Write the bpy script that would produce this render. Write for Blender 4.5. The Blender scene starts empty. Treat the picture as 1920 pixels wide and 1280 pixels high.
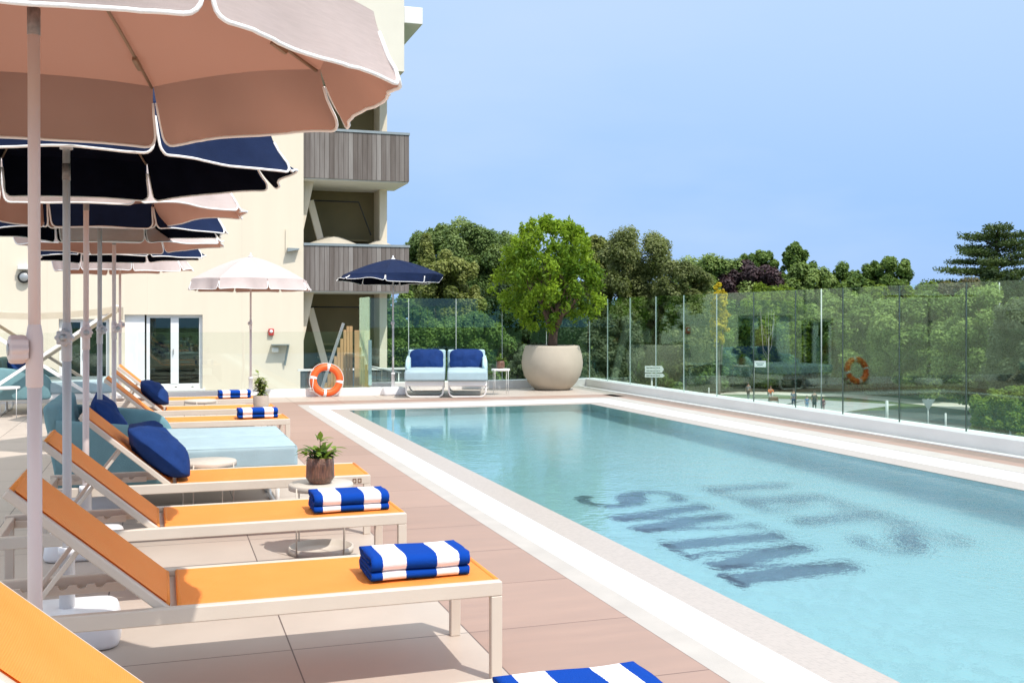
import bpy, bmesh, math, random
import numpy as np
from mathutils import Vector, Matrix, noise
random.seed(7)
sc = bpy.context.scene
COL = sc.collection
PI = math.pi
R = math.radians

# ------------------------------------------------------------------ materials
def new_mat(name):
    m = bpy.data.materials.new(name); m.use_nodes = True
    nt = m.node_tree
    return m, nt, nt.nodes['Principled BSDF']

def N(nt, t, **kw):
    n = nt.nodes.new(t)
    for k, v in kw.items():
        if hasattr(n, k): setattr(n, k, v)
        else: n.inputs[k].default_value = v
    return n

def mixcol(nt, fac, a, b, mode='MIX'):
    n = nt.nodes.new('ShaderNodeMix'); n.data_type = 'RGBA'; n.blend_type = mode
    for sock, val in ((0, fac), (6, a), (7, b)):
        if hasattr(val, 'links') or hasattr(val, 'is_linked'): nt.links.new(val, n.inputs[sock])
        elif isinstance(val, (int, float)): n.inputs[sock].default_value = val
        else: n.inputs[sock].default_value = (*val, 1)
    return n.outputs[2]

def math_n(nt, op, a, b=None, c=None):
    n = nt.nodes.new('ShaderNodeMath'); n.operation = op
    for i, v in enumerate((a, b, c)):
        if v is None: continue
        if hasattr(v, 'is_linked'): nt.links.new(v, n.inputs[i])
        else: n.inputs[i].default_value = v
    return n.outputs[0]

def pm(name, col, rough=.5, var=.12, scale=6., bump=0., bscale=80., metal=0., spec=.5, trans=0., tcol=None, stretch=None, coat=0.):
    """plain surface with a little procedural variation, optional bump and cloth translucency"""
    m, nt, p = new_mat(name)
    tc = N(nt, 'ShaderNodeTexCoord')
    src = tc.outputs['Object']
    if stretch:
        mp = N(nt, 'ShaderNodeMapping'); mp.inputs['Scale'].default_value = stretch
        nt.links.new(src, mp.inputs[0]); src = mp.outputs[0]
    nz = N(nt, 'ShaderNodeTexNoise'); nz.inputs['Scale'].default_value = scale; nz.inputs['Detail'].default_value = 5
    nt.links.new(src, nz.inputs['Vector'])
    a = tuple(c * (1 - var) for c in col); b = tuple(min(1, c * (1 + var)) for c in col)
    rp = N(nt, 'ShaderNodeMapRange'); rp.inputs[1].default_value = .3; rp.inputs[2].default_value = .7
    nt.links.new(nz.outputs['Fac'], rp.inputs[0])
    c = mixcol(nt, rp.outputs[0], a, b)
    nt.links.new(c, p.inputs['Base Color'])
    p.inputs['Roughness'].default_value = rough; p.inputs['Metallic'].default_value = metal
    p.inputs['Specular IOR Level'].default_value = spec
    p.inputs['Coat Weight'].default_value = coat
    if bump:
        n2 = N(nt, 'ShaderNodeTexNoise'); n2.inputs['Scale'].default_value = bscale; n2.inputs['Detail'].default_value = 3
        nt.links.new(src, n2.inputs['Vector'])
        bp = N(nt, 'ShaderNodeBump'); bp.inputs['Distance'].default_value = bump
        nt.links.new(n2.outputs['Fac'], bp.inputs['Height']); nt.links.new(bp.outputs[0], p.inputs['Normal'])
    if trans:
        out = nt.nodes['Material Output']
        t = N(nt, 'ShaderNodeBsdfTranslucent'); t.inputs[0].default_value = (*(tcol or col), 1)
        ms = N(nt, 'ShaderNodeMixShader'); ms.inputs[0].default_value = trans
        nt.links.new(p.outputs[0], ms.inputs[1]); nt.links.new(t.outputs[0], ms.inputs[2])
        nt.links.new(ms.outputs[0], out.inputs[0])
    return m

def leaf_mat(name, dark, light, trans=.42, yellow=None):
    m, nt, p = new_mat(name)
    at = N(nt, 'ShaderNodeAttribute'); at.attribute_name = 'tone'
    c = mixcol(nt, at.outputs['Fac'], dark, light)
    nt.links.new(c, p.inputs['Base Color'])
    p.inputs['Roughness'].default_value = .55; p.inputs['Specular IOR Level'].default_value = .3
    t = N(nt, 'ShaderNodeBsdfTranslucent')
    tcol = mixcol(nt, .5, c, yellow or (.16, .22, .02)); nt.links.new(tcol, t.inputs[0])
    ms = N(nt, 'ShaderNodeMixShader'); ms.inputs[0].default_value = trans
    nt.links.new(p.outputs[0], ms.inputs[1]); nt.links.new(t.outputs[0], ms.inputs[2])
    nt.links.new(ms.outputs[0], nt.nodes['Material Output'].inputs[0])
    return m

def glass_mat(name, tint, ior=1.5, refl=1.05):
    m = bpy.data.materials.new(name); m.use_nodes = True; nt = m.node_tree; nt.nodes.clear()
    out = N(nt, 'ShaderNodeOutputMaterial')
    g = N(nt, 'ShaderNodeNewGeometry')
    i = math_n(nt, 'MULTIPLY_ADD', g.outputs['Backfacing'], 1 / ior - ior, ior)
    fr = N(nt, 'ShaderNodeFresnel'); nt.links.new(i, fr.inputs[0])
    tr = N(nt, 'ShaderNodeBsdfTransparent'); tr.inputs[0].default_value = (*tint, 1)
    gl = N(nt, 'ShaderNodeBsdfGlossy'); gl.inputs['Roughness'].default_value = 0.0; gl.inputs[0].default_value = (.74, 1, .86, 1)
    ms = N(nt, 'ShaderNodeMixShader')
    nt.links.new(math_n(nt, 'MULTIPLY', fr.outputs[0], refl), ms.inputs[0]); nt.links.new(tr.outputs[0], ms.inputs[1]); nt.links.new(gl.outputs[0], ms.inputs[2])
    nt.links.new(ms.outputs[0], out.inputs[0])
    return m

def tile_mat(name, col, var, pitch, offx, offy, joint=(.13, .10, .09), jw=.006, rough=.55, streak=None):
    m, nt, p = new_mat(name)
    tc = N(nt, 'ShaderNodeTexCoord'); sp = N(nt, 'ShaderNodeSeparateXYZ'); nt.links.new(tc.outputs['Object'], sp.inputs[0])
    ds = []; cells = []
    for ax, off in ((0, offx), (1, offy)):
        q = math_n(nt, 'DIVIDE', math_n(nt, 'SUBTRACT', sp.outputs[ax], off), pitch)
        cells.append(math_n(nt, 'FLOOR', q))
        fr = math_n(nt, 'FRACT', q)
        ds.append(math_n(nt, 'MINIMUM', fr, math_n(nt, 'SUBTRACT', 1., fr)))
    d = math_n(nt, 'MINIMUM', ds[0], ds[1])
    line = math_n(nt, 'LESS_THAN', d, jw / 2 / pitch)
    cv = N(nt, 'ShaderNodeCombineXYZ'); nt.links.new(cells[0], cv.inputs[0]); nt.links.new(cells[1], cv.inputs[1])
    wn = N(nt, 'ShaderNodeTexWhiteNoise'); nt.links.new(cv.outputs[0], wn.inputs[0])
    nz = N(nt, 'ShaderNodeTexNoise'); nz.inputs['Scale'].default_value = 3.; nz.inputs['Detail'].default_value = 8; nz.inputs['Roughness'].default_value = .65
    mp = N(nt, 'ShaderNodeMapping'); mp.inputs['Scale'].default_value = streak or (1, 1, 1)
    nt.links.new(tc.outputs['Object'], mp.inputs[0]); nt.links.new(mp.outputs[0], nz.inputs['Vector'])
    s = math_n(nt, 'ADD', math_n(nt, 'MULTIPLY', nz.outputs['Fac'], .75), math_n(nt, 'MULTIPLY', wn.outputs[0], .25))
    rp = N(nt, 'ShaderNodeMapRange'); rp.inputs[1].default_value = .25; rp.inputs[2].default_value = .75; nt.links.new(s, rp.inputs[0])
    a = tuple(c * (1 - var) for c in col); b = tuple(c * (1 + var) for c in col)
    c = mixcol(nt, line, mixcol(nt, rp.outputs[0], a, b), joint)
    nt.links.new(c, p.inputs['Base Color'])
    rr = N(nt, 'ShaderNodeMapRange'); rr.inputs[3].default_value = rough - .12; rr.inputs[4].default_value = rough + .12
    nt.links.new(nz.outputs['Fac'], rr.inputs[0]); nt.links.new(rr.outputs[0], p.inputs['Roughness'])
    h = math_n(nt, 'SUBTRACT', math_n(nt, 'MULTIPLY', nz.outputs['Fac'], .15), line)
    bp = N(nt, 'ShaderNodeBump'); bp.inputs['Distance'].default_value = .003; nt.links.new(h, bp.inputs['Height']); nt.links.new(bp.outputs[0], p.inputs['Normal'])
    return m

def render_coat(name, col, streak=.055):
    m, nt, p = new_mat(name)
    tc = N(nt, 'ShaderNodeTexCoord'); mp = N(nt, 'ShaderNodeMapping'); mp.inputs['Scale'].default_value = (2.2, 2.2, .16); nt.links.new(tc.outputs['Object'], mp.inputs[0])
    a = N(nt, 'ShaderNodeTexNoise'); a.inputs['Scale'].default_value = 1.6; a.inputs['Detail'].default_value = 7; nt.links.new(mp.outputs[0], a.inputs['Vector'])
    b = N(nt, 'ShaderNodeTexNoise'); b.inputs['Scale'].default_value = .7; b.inputs['Detail'].default_value = 6; nt.links.new(tc.outputs['Object'], b.inputs['Vector'])
    f = N(nt, 'ShaderNodeMapRange'); f.inputs[1].default_value = .35; f.inputs[2].default_value = .72; nt.links.new(math_n(nt, 'ADD', math_n(nt, 'MULTIPLY', a.outputs['Fac'], .6), math_n(nt, 'MULTIPLY', b.outputs['Fac'], .4)), f.inputs[0])
    sp = N(nt, 'ShaderNodeSeparateXYZ'); nt.links.new(tc.outputs['Object'], sp.inputs[0])
    j = math_n(nt, 'LESS_THAN', math_n(nt, 'FRACT', math_n(nt, 'DIVIDE', math_n(nt, 'ADD', sp.outputs[0], .35), 2.15)), .006)
    dark = tuple(c * (1 - streak) for c in col)
    c = mixcol(nt, f.outputs[0], col, dark); c = mixcol(nt, math_n(nt, 'MULTIPLY', j, .35), c, tuple(x * .8 for x in col)); nt.links.new(c, p.inputs['Base Color'])
    p.inputs['Roughness'].default_value = .9; p.inputs['Specular IOR Level'].default_value = .2
    n2 = N(nt, 'ShaderNodeTexNoise'); n2.inputs['Scale'].default_value = 90; nt.links.new(tc.outputs['Object'], n2.inputs['Vector'])
    bp = N(nt, 'ShaderNodeBump'); bp.inputs['Distance'].default_value = .004; nt.links.new(n2.outputs['Fac'], bp.inputs['Height']); nt.links.new(bp.outputs[0], p.inputs['Normal'])
    return m

M = {}
M['deck'] = tile_mat('beige_porcelain', (.475, .405, .345), .09, .75, .5, 4.35, rough=.5)
M['terra'] = tile_mat('terracotta_porcelain', (.345, .232, .185), .13, .75, 1.25, 4.35, joint=(.16, .10, .08), streak=(.5, 2.5, 1))
M['coping'] = pm('pale_stone', (.44, .41, .375), .55, .06, 5, .002, 120)
M['kerb'] = pm('white_kerb_paint', (.80, .785, .765), .4, .04, 2, .001, 30)
M['cream'] = render_coat('cream_render', (.80, .71, .565))
M['cream_shaded'] = pm('shaded_cream_stairwell', (.20, .165, .085), .9, .08, 1.5, .004, 60)  # the cream render darkened, stairwell shade put into the colour
M['cream_pale'] = pm('pale_cream_render', (.74, .70, .60), .85, .03, 1.5, .003, 90)
M['white_wall'] = pm('white_render', (.8, .79, .75), .85, .03, 1.5, .003, 90)
M['metal_w'] = pm('white_metal', (.82, .81, .78), .35, .03, 4)
M['lounger'] = pm('sand_powder_coat', (.60, .52, .435), .42, .03, 5, .0006, 400)
M['table'] = pm('stone_powder_coat', (.56, .50, .425), .45, .04, 5, .0006, 400)
M['plastic_w'] = pm('white_plastic', (.8, .79, .8), .35, .03, 5)
M['pole_p'] = pm('blush_pole', (.66, .56, .53), .4, .03, 5)
M['pole_g'] = pm('grey_pole', (.50, .48, .475), .4, .03, 5)
M['label_g'] = pm('grey_sleeve', (.23, .20, .19), .5, .25, 60)
M['rib'] = pm('bronze_rib', (.30, .22, .15), .45, .1, 20, metal=.4)
M['piping'] = pm('white_piping', (.86, .85, .84), .8, .03, 20, .002, 300)
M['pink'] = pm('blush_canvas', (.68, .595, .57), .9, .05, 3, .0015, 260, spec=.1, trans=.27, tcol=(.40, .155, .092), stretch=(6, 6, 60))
def shade_back_faces(m, back):
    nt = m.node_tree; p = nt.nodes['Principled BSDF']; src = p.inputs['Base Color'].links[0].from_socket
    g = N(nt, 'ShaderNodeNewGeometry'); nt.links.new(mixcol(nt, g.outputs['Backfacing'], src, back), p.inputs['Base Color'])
shade_back_faces(M['pink'], (.43, .295, .25))  # underside shade painted into the back-face colour of the blush cloth
M['navy'] = pm('navy_canvas', (.014, .026, .075), .9, .12, 12, .0015, 260, spec=.15, trans=.25, tcol=(.001, .001, .004))
M['navy_shade'] = pm('navy_underside_shade', (.0035, .0042, .009), .95, .2, 12, spec=.02)  # near-black inner shell colour, painted shade under the navy canopies
M['pillow'] = pm('navy_cushion_cloth', (.008, .033, .140), .85, .15, 9, .004, 45, spec=.2)
M['teal'] = pm('teal_upholstery', (.175, .315, .345), .9, .07, 8, .003, 160, spec=.15)
M['aqua'] = pm('aqua_seat_cloth', (.36, .475, .515), .9, .05, 8, .002, 200, spec=.15)
M['woven'] = pm('aqua_weave', (.44, .63, .69), .8, .1, 5, .006, 90, stretch=(1, 1, 6))
M['pot_stone'] = pm('sand_planter', (.45, .395, .315), .85, .07, 2.5, .003, 60)
M['pot_brown'] = pm('glazed_brown', (.155, .07, .04), .3, .55, 22, .006, 70, stretch=(6, 6, 1), coat=.3)
M['pot_grey'] = pm('stoneware', (.48, .40, .33), .8, .08, 6, .003, 60)
M['soil'] = pm('soil', (.035, .022, .015), .95, .4, 20, .02, 30)
M['bark'] = pm('bark', (.12, .075, .05), .9, .35, 9, .02, 25, stretch=(1, 1, .3))
M['bark_far'] = pm('grey_bark', (.12, .10, .08), .9, .3, 3)
M['bark_pale'] = pm('bleached_bark', (.33, .31, .27), .9, .2, 3)
M['rim'] = pm('white_window_frame', (.84, .85, .86), .35, .02, 4)
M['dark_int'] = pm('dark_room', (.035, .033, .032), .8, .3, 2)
M['zinc'] = pm('zinc_cap', (.30, .34, .35), .45, .08, 3, metal=.3)
M['steel'] = pm('grey_steel', (.40, .41, .41), .4, .06, 6, metal=.5)
M['black'] = pm('black_rubber', (.02, .02, .02), .5, .1, 9)
M['orange_buoy'] = pm('orange_buoy', (.86, .125, .018), .42, .05, 6)
M['red'] = pm('red_plastic', (.5, .03, .03), .4, .05, 8)
M['rope'] = pm('white_rope', (.75, .74, .70), .8, .1, 60)
M['cloth_w'] = pm('white_sailcloth', (.66, .60, .49), .9, .04, 6, trans=.3, tcol=(.8, .7, .5))
M['boards'] = pm('honey_boards', (.50, .32, .15), .75, .22, 4, .002, 40, stretch=(7, 7, .35))
M['greywood'] = pm('dark_grey_boards', (.085, .09, .095), .8, .2, 4, stretch=(6, 6, .4))
M['glass'] = glass_mat('green_safety_glass', (.90, .965, .935))
M['glass_clear'] = glass_mat('clear_safety_glass', (.965, .985, .975))
M['pane'] = glass_mat('window_glass', (.75, .8, .78), 1.6, 1.)
M['glass_edge'] = pm('glass_edge', (.30, .46, .42), .15, .1, 6)
M['seam'] = pm('fence_seam', (.045, .065, .06), .4, .1, 6)
M['seam_l'] = pm('pale_seam', (.55, .62, .60), .3, .05, 6)
M['grass'] = pm('grass', (.065, .095, .028), .95, .45, .35, .02, 6)
M['road'] = pm('asphalt', (.30, .31, .31), .9, .15, .6)
M['tarmac'] = pm('dark_tarmac', (.055, .065, .066), .8, .25, .5)
M['path'] = pm('sandy_path', (.55, .52, .45), .95, .12, .8)
M['roof'] = pm('gravel_roof', (.25, .24, .22), .95, .25, 6)
M['post_paint'] = pm('pale_post_paint', (.50, .52, .51), .5, .05, 5)
M['sign'] = pm('white_sign', (.8, .82, .82), .5, .03, 5)
M['sign_txt'] = pm('sign_lettering', (.12, .14, .16), .6, .1, 5)
M['skin'] = pm('skin', (.45, .26, .18), .6, .05, 9)
M['hair'] = pm('dark_hair', (.03, .02, .015), .7, .2, 30)
for nm, c in dict(c_orange=(.75, .17, .03), c_navy=(.03, .05, .12), c_blue=(.12, .25, .42), c_black=(.02, .02, .022), c_plum=(.14, .05, .07), c_grey=(.25, .25, .25), c_brown=(.2, .1, .05)).items():
    M[nm] = pm(nm, c, .85, .1, 9)

# weathered vertical cladding
def cladding():
    m, nt, p = new_mat('weathered_cladding')
    tc = N(nt, 'ShaderNodeTexCoord'); sp = N(nt, 'ShaderNodeSeparateXYZ'); nt.links.new(tc.outputs['Object'], sp.inputs[0])
    xy = math_n(nt, 'ADD', sp.outputs[0], sp.outputs[1])
    q = math_n(nt, 'DIVIDE', xy, .118); cell = math_n(nt, 'FLOOR', q); fr = math_n(nt, 'FRACT', q)
    line = math_n(nt, 'LESS_THAN', fr, .09)
    wn = N(nt, 'ShaderNodeTexWhiteNoise'); wn.noise_dimensions = '1D'; nt.links.new(cell, wn.inputs['W'])
    mp = N(nt, 'ShaderNodeMapping'); mp.inputs['Scale'].default_value = (9, 9, .7); nt.links.new(tc.outputs['Object'], mp.inputs[0])
    nz = N(nt, 'ShaderNodeTexNoise'); nz.inputs['Scale'].default_value = 1.6; nz.inputs['Detail'].default_value = 8; nt.links.new(mp.outputs[0], nz.inputs['Vector'])
    s = math_n(nt, 'ADD', math_n(nt, 'MULTIPLY', wn.outputs[0], .55), math_n(nt, 'MULTIPLY', nz.outputs['Fac'], .55))
    cr = N(nt, 'ShaderNodeValToRGB'); e = cr.color_ramp.elements
    e[0].position = .2; e[0].color = (.10, .078, .066, 1); e[1].position = .85; e[1].color = (.30, .275, .255, 1)
    e2 = cr.color_ramp.elements.new(.5); e2.color = (.175, .15, .135, 1)
    nt.links.new(s, cr.inputs[0])
    c = mixcol(nt, line, cr.outputs[0], (.07, .055, .045)); nt.links.new(c, p.inputs['Base Color']); p.inputs['Roughness'].default_value = .85
    bp = N(nt, 'ShaderNodeBump'); bp.inputs['Distance'].default_value = .006
    nt.links.new(math_n(nt, 'SUBTRACT', math_n(nt, 'MULTIPLY', nz.outputs['Fac'], .3), line), bp.inputs['Height']); nt.links.new(bp.outputs[0], p.inputs['Normal'])
    return m
M['clad'] = cladding()

def grating():
    m, nt, p = new_mat('white_overflow_grating')
    tc = N(nt, 'ShaderNodeTexCoord'); sp = N(nt, 'ShaderNodeSeparateXYZ'); nt.links.new(tc.outputs['Object'], sp.inputs[0])
    q = math_n(nt, 'FRACT', math_n(nt, 'MULTIPLY', math_n(nt, 'ADD', sp.outputs[0], sp.outputs[1]), 1 / .02))
    line = math_n(nt, 'LESS_THAN', q, .22)
    c = mixcol(nt, line, (.87, .87, .88), (.72, .72, .73)); nt.links.new(c, p.inputs['Base Color']); p.inputs['Roughness'].default_value = .35
    return m
M['grate'] = grating()

def mosaic(name, col, var, size=.05, grout=None, gw=.12):
    m, nt, p = new_mat(name)
    tc = N(nt, 'ShaderNodeTexCoord'); sp = N(nt, 'ShaderNodeSeparateXYZ'); nt.links.new(tc.outputs['Object'], sp.inputs[0])
    fl, ln = [], []
    for k in range(3):
        q = math_n(nt, 'DIVIDE', math_n(nt, 'ADD', sp.outputs[k], .0123), size); fl.append(math_n(nt, 'FLOOR', q)); ln.append(math_n(nt, 'LESS_THAN', math_n(nt, 'FRACT', q), gw))
    line = math_n(nt, 'MAXIMUM', ln[0], ln[1])
    cv = N(nt, 'ShaderNodeCombineXYZ')
    for k in range(3): nt.links.new(fl[k], cv.inputs[k])
    wn = N(nt, 'ShaderNodeTexWhiteNoise'); nt.links.new(cv.outputs[0], wn.inputs[0])
    a = tuple(c * (1 - var) for c in col); b = tuple(min(1, c * (1 + var)) for c in col)
    c = mixcol(nt, line, mixcol(nt, wn.outputs[0], a, b), grout or col); nt.links.new(c, p.inputs['Base Color']); p.inputs['Roughness'].default_value = .4
    return m
M['floor_mosaic'] = mosaic('pale_blue_mosaic', (.32, .585, .62), .10, .05, (.41, .63, .66))
M['letter_mosaic'] = mosaic('slate_mosaic', (.075, .145, .195), .28, .05, (.10, .17, .21))
M['lip'] = mosaic('beige_mosaic', (.41, .36, .32), .07, .02, (.45, .40, .36), .15)

def sling():
    m, nt, p = new_mat('orange_mesh_sling')
    tc = N(nt, 'ShaderNodeTexCoord')
    wv = N(nt, 'ShaderNodeTexWave'); wv.inputs['Scale'].default_value = 75; wv.bands_direction = 'X'; nt.links.new(tc.outputs['Object'], wv.inputs[0])
    w2 = N(nt, 'ShaderNodeTexWave'); w2.inputs['Scale'].default_value = 75; w2.bands_direction = 'Y'; nt.links.new(tc.outputs['Object'], w2.inputs[0])
    nz = N(nt, 'ShaderNodeTexNoise'); nz.inputs['Scale'].default_value = 5; nt.links.new(tc.outputs['Object'], nz.inputs['Vector'])
    f = math_n(nt, 'MULTIPLY', wv.outputs['Fac'], w2.outputs['Fac'])
    f2 = math_n(nt, 'ADD', math_n(nt, 'MULTIPLY', f, .6), math_n(nt, 'MULTIPLY', nz.outputs['Fac'], .5))
    c = mixcol(nt, f2, (1., .29, .045), (1., .415, .105)); nt.links.new(c, p.inputs['Base Color']); p.inputs['Roughness'].default_value = .6
    p.inputs['Specular IOR Level'].default_value = .25
    bp = N(nt, 'ShaderNodeBump'); bp.inputs['Distance'].default_value = .001; nt.links.new(f, bp.inputs['Height']); nt.links.new(bp.outputs[0], p.inputs['Normal'])
    t = N(nt, 'ShaderNodeBsdfTranslucent'); t.inputs[0].default_value = (.9, .33, .04, 1)
    ms = N(nt, 'ShaderNodeMixShader'); ms.inputs[0].default_value = .15
    nt.links.new(p.outputs[0], ms.inputs[1]); nt.links.new(t.outputs[0], ms.inputs[2]); nt.links.new(ms.outputs[0], nt.nodes['Material Output'].inputs[0])
    return m
M['sling'] = sling()

def towel_mat():
    m, nt, p = new_mat('striped_terry')
    tc = N(nt, 'ShaderNodeTexCoord'); sp = N(nt, 'ShaderNodeSeparateXYZ'); nt.links.new(tc.outputs['Object'], sp.inputs[0])
    nz = N(nt, 'ShaderNodeTexNoise'); nz.inputs['Scale'].default_value = 220; nz.inputs['Detail'].default_value = 3; nt.links.new(tc.outputs['Object'], nz.inputs['Vector'])
    u = math_n(nt, 'DIVIDE', math_n(nt, 'ADD', sp.outputs[0], .19), .38)
    u = math_n(nt, 'ADD', u, math_n(nt, 'MULTIPLY', math_n(nt, 'SUBTRACT', nz.outputs['Fac'], .5), .02))
    cr = N(nt, 'ShaderNodeValToRGB'); cr.color_ramp.interpolation = 'CONSTANT'
    blue = (.004, .052, .33, 1); white = (.86, .85, .87, 1)
    e = cr.color_ramp.elements; e[0].position = 0; e[0].color = blue; e[1].position = .11; e[1].color = white
    for pos, c in ((.345, blue), (.66, white), (.885, blue)):
        q = cr.color_ramp.elements.new(pos); q.color = c
    nt.links.new(u, cr.inputs[0]); nt.links.new(cr.outputs[0], p.inputs['Base Color'])
    p.inputs['Roughness'].default_value = .95; p.inputs['Specular IOR Level'].default_value = .1
    bp = N(nt, 'ShaderNodeBump'); bp.inputs['Distance'].default_value = .003; nt.links.new(nz.outputs['Fac'], bp.inputs['Height']); nt.links.new(bp.outputs[0], p.inputs['Normal'])
    return m
M['towel'] = towel_mat()

def water_mat():
    m = bpy.data.materials.new('pool_water'); m.use_nodes = True; nt = m.node_tree; nt.nodes.clear()
    out = N(nt, 'ShaderNodeOutputMaterial')
    g = N(nt, 'ShaderNodeBsdfGlass'); g.inputs['IOR'].default_value = 1.33; g.inputs['Roughness'].default_value = 0; g.inputs[0].default_value = (.93, .985, .985, 1)
    tc = N(nt, 'ShaderNodeTexCoord')
    n1 = N(nt, 'ShaderNodeTexNoise'); n1.inputs['Scale'].default_value = 3.2; n1.inputs['Detail'].default_value = 3; n1.inputs['Distortion'].default_value = .6
    n2 = N(nt, 'ShaderNodeTexNoise'); n2.inputs['Scale'].default_value = 15; n2.inputs['Detail'].default_value = 3
    for n in (n1, n2): nt.links.new(tc.outputs['Object'], n.inputs['Vector'])
    # a breeze patch: ripples are stronger over the middle of the pool
    n3 = N(nt, 'ShaderNodeTexNoise'); n3.inputs['Scale'].default_value = .55; nt.links.new(tc.outputs['Object'], n3.inputs['Vector'])
    rp = N(nt, 'ShaderNodeMapRange'); rp.inputs[1].default_value = .36; rp.inputs[2].default_value = .64; rp.inputs[3].default_value = .3; rp.inputs[4].default_value = 1.; nt.links.new(n3.outputs['Fac'], rp.inputs[0])
    sp = N(nt, 'ShaderNodeSeparateXYZ'); nt.links.new(tc.outputs['Object'], sp.inputs[0])
    lee = N(nt, 'ShaderNodeMapRange'); lee.inputs[1].default_value = 6.5; lee.inputs[2].default_value = 12.5; lee.inputs[3].default_value = 1.; lee.inputs[4].default_value = .22; nt.links.new(sp.outputs[1], lee.inputs[0])
    h = math_n(nt, 'ADD', math_n(nt, 'MULTIPLY', n1.outputs['Fac'], .45), math_n(nt, 'MULTIPLY', math_n(nt, 'MULTIPLY', n2.outputs['Fac'], rp.outputs[0]), .30))
    h = math_n(nt, 'MULTIPLY', h, lee.outputs[0])
    gust = N(nt, 'ShaderNodeMapRange'); gust.interpolation_type = 'SMOOTHSTEP'; gust.inputs[1].default_value = 3.2; gust.inputs[2].default_value = 4.6; gust.inputs[3].default_value = .55; gust.inputs[4].default_value = 1.0; nt.links.new(sp.outputs[0], gust.inputs[0])
    h = math_n(nt, 'MULTIPLY', h, gust.outputs[0])
    n5 = N(nt, 'ShaderNodeTexNoise'); n5.inputs['Scale'].default_value = 42; n5.inputs['Detail'].default_value = 2; nt.links.new(tc.outputs['Object'], n5.inputs['Vector'])
    cat = N(nt, 'ShaderNodeMapRange'); cat.interpolation_type = 'SMOOTHSTEP'; cat.inputs[1].default_value = 3.0; cat.inputs[2].default_value = 4.6; cat.inputs[3].default_value = .03; cat.inputs[4].default_value = .22; nt.links.new(sp.outputs[0], cat.inputs[0])
    h = math_n(nt, 'ADD', h, math_n(nt, 'MULTIPLY', math_n(nt, 'MULTIPLY', n5.outputs['Fac'], cat.outputs[0]), lee.outputs[0]))
    bp = N(nt, 'ShaderNodeBump'); bp.inputs['Distance'].default_value = .022; nt.links.new(h, bp.inputs['Height']); nt.links.new(bp.outputs[0], g.inputs['Normal'])
    nt.links.new(g.outputs[0], out.inputs[0])
    return m
M['water'] = water_mat()

LEAF = {
    'holm': leaf_mat('holm_leaf', (.080, .110, .028), (.31, .345, .13)),
    'pale': leaf_mat('pale_leaf', (.085, .155, .036), (.31, .40, .14)),
    'olive': leaf_mat('olive_leaf', (.125, .16, .036), (.35, .38, .11)),
    'green': leaf_mat('fresh_leaf', (.060, .125, .022), (.22, .33, .07)),
    'lush': leaf_mat('lush_leaf', (.10, .18, .035), (.36, .47, .14)),
    'bright': leaf_mat('bright_leaf', (.065, .155, .009), (.34, .50, .030), .45),
    'lime': leaf_mat('lime_leaf', (.09, .17, .012), (.25, .34, .03), .45),
    'dark': leaf_mat('dark_leaf', (.016, .040, .012), (.055, .10, .028)),
    'purple': leaf_mat('purple_leaf', (.022, .014, .018), (.095, .055, .06), .2, (.1, .03, .03)),
    'cedar': leaf_mat('cedar_needle', (.028, .060, .014), (.115, .17, .04), .15),
    'pinkish': leaf_mat('dry_shrub_leaf', (.10, .09, .04), (.27, .215, .12)),
    'yellow': leaf_mat('yellow_leaf', (.45, .36, .02), (.75, .62, .04), .4, (.7, .55, .02)),
    'sage': leaf_mat('sage_leaf', (.075, .105, .045), (.24, .29, .16)),
    'house': leaf_mat('houseplant_leaf', (.035, .115, .012), (.30, .42, .06), .3),
    'varieg': leaf_mat('variegated_leaf', (.06, .13, .012), (.50, .55, .16), .3),
}

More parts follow.
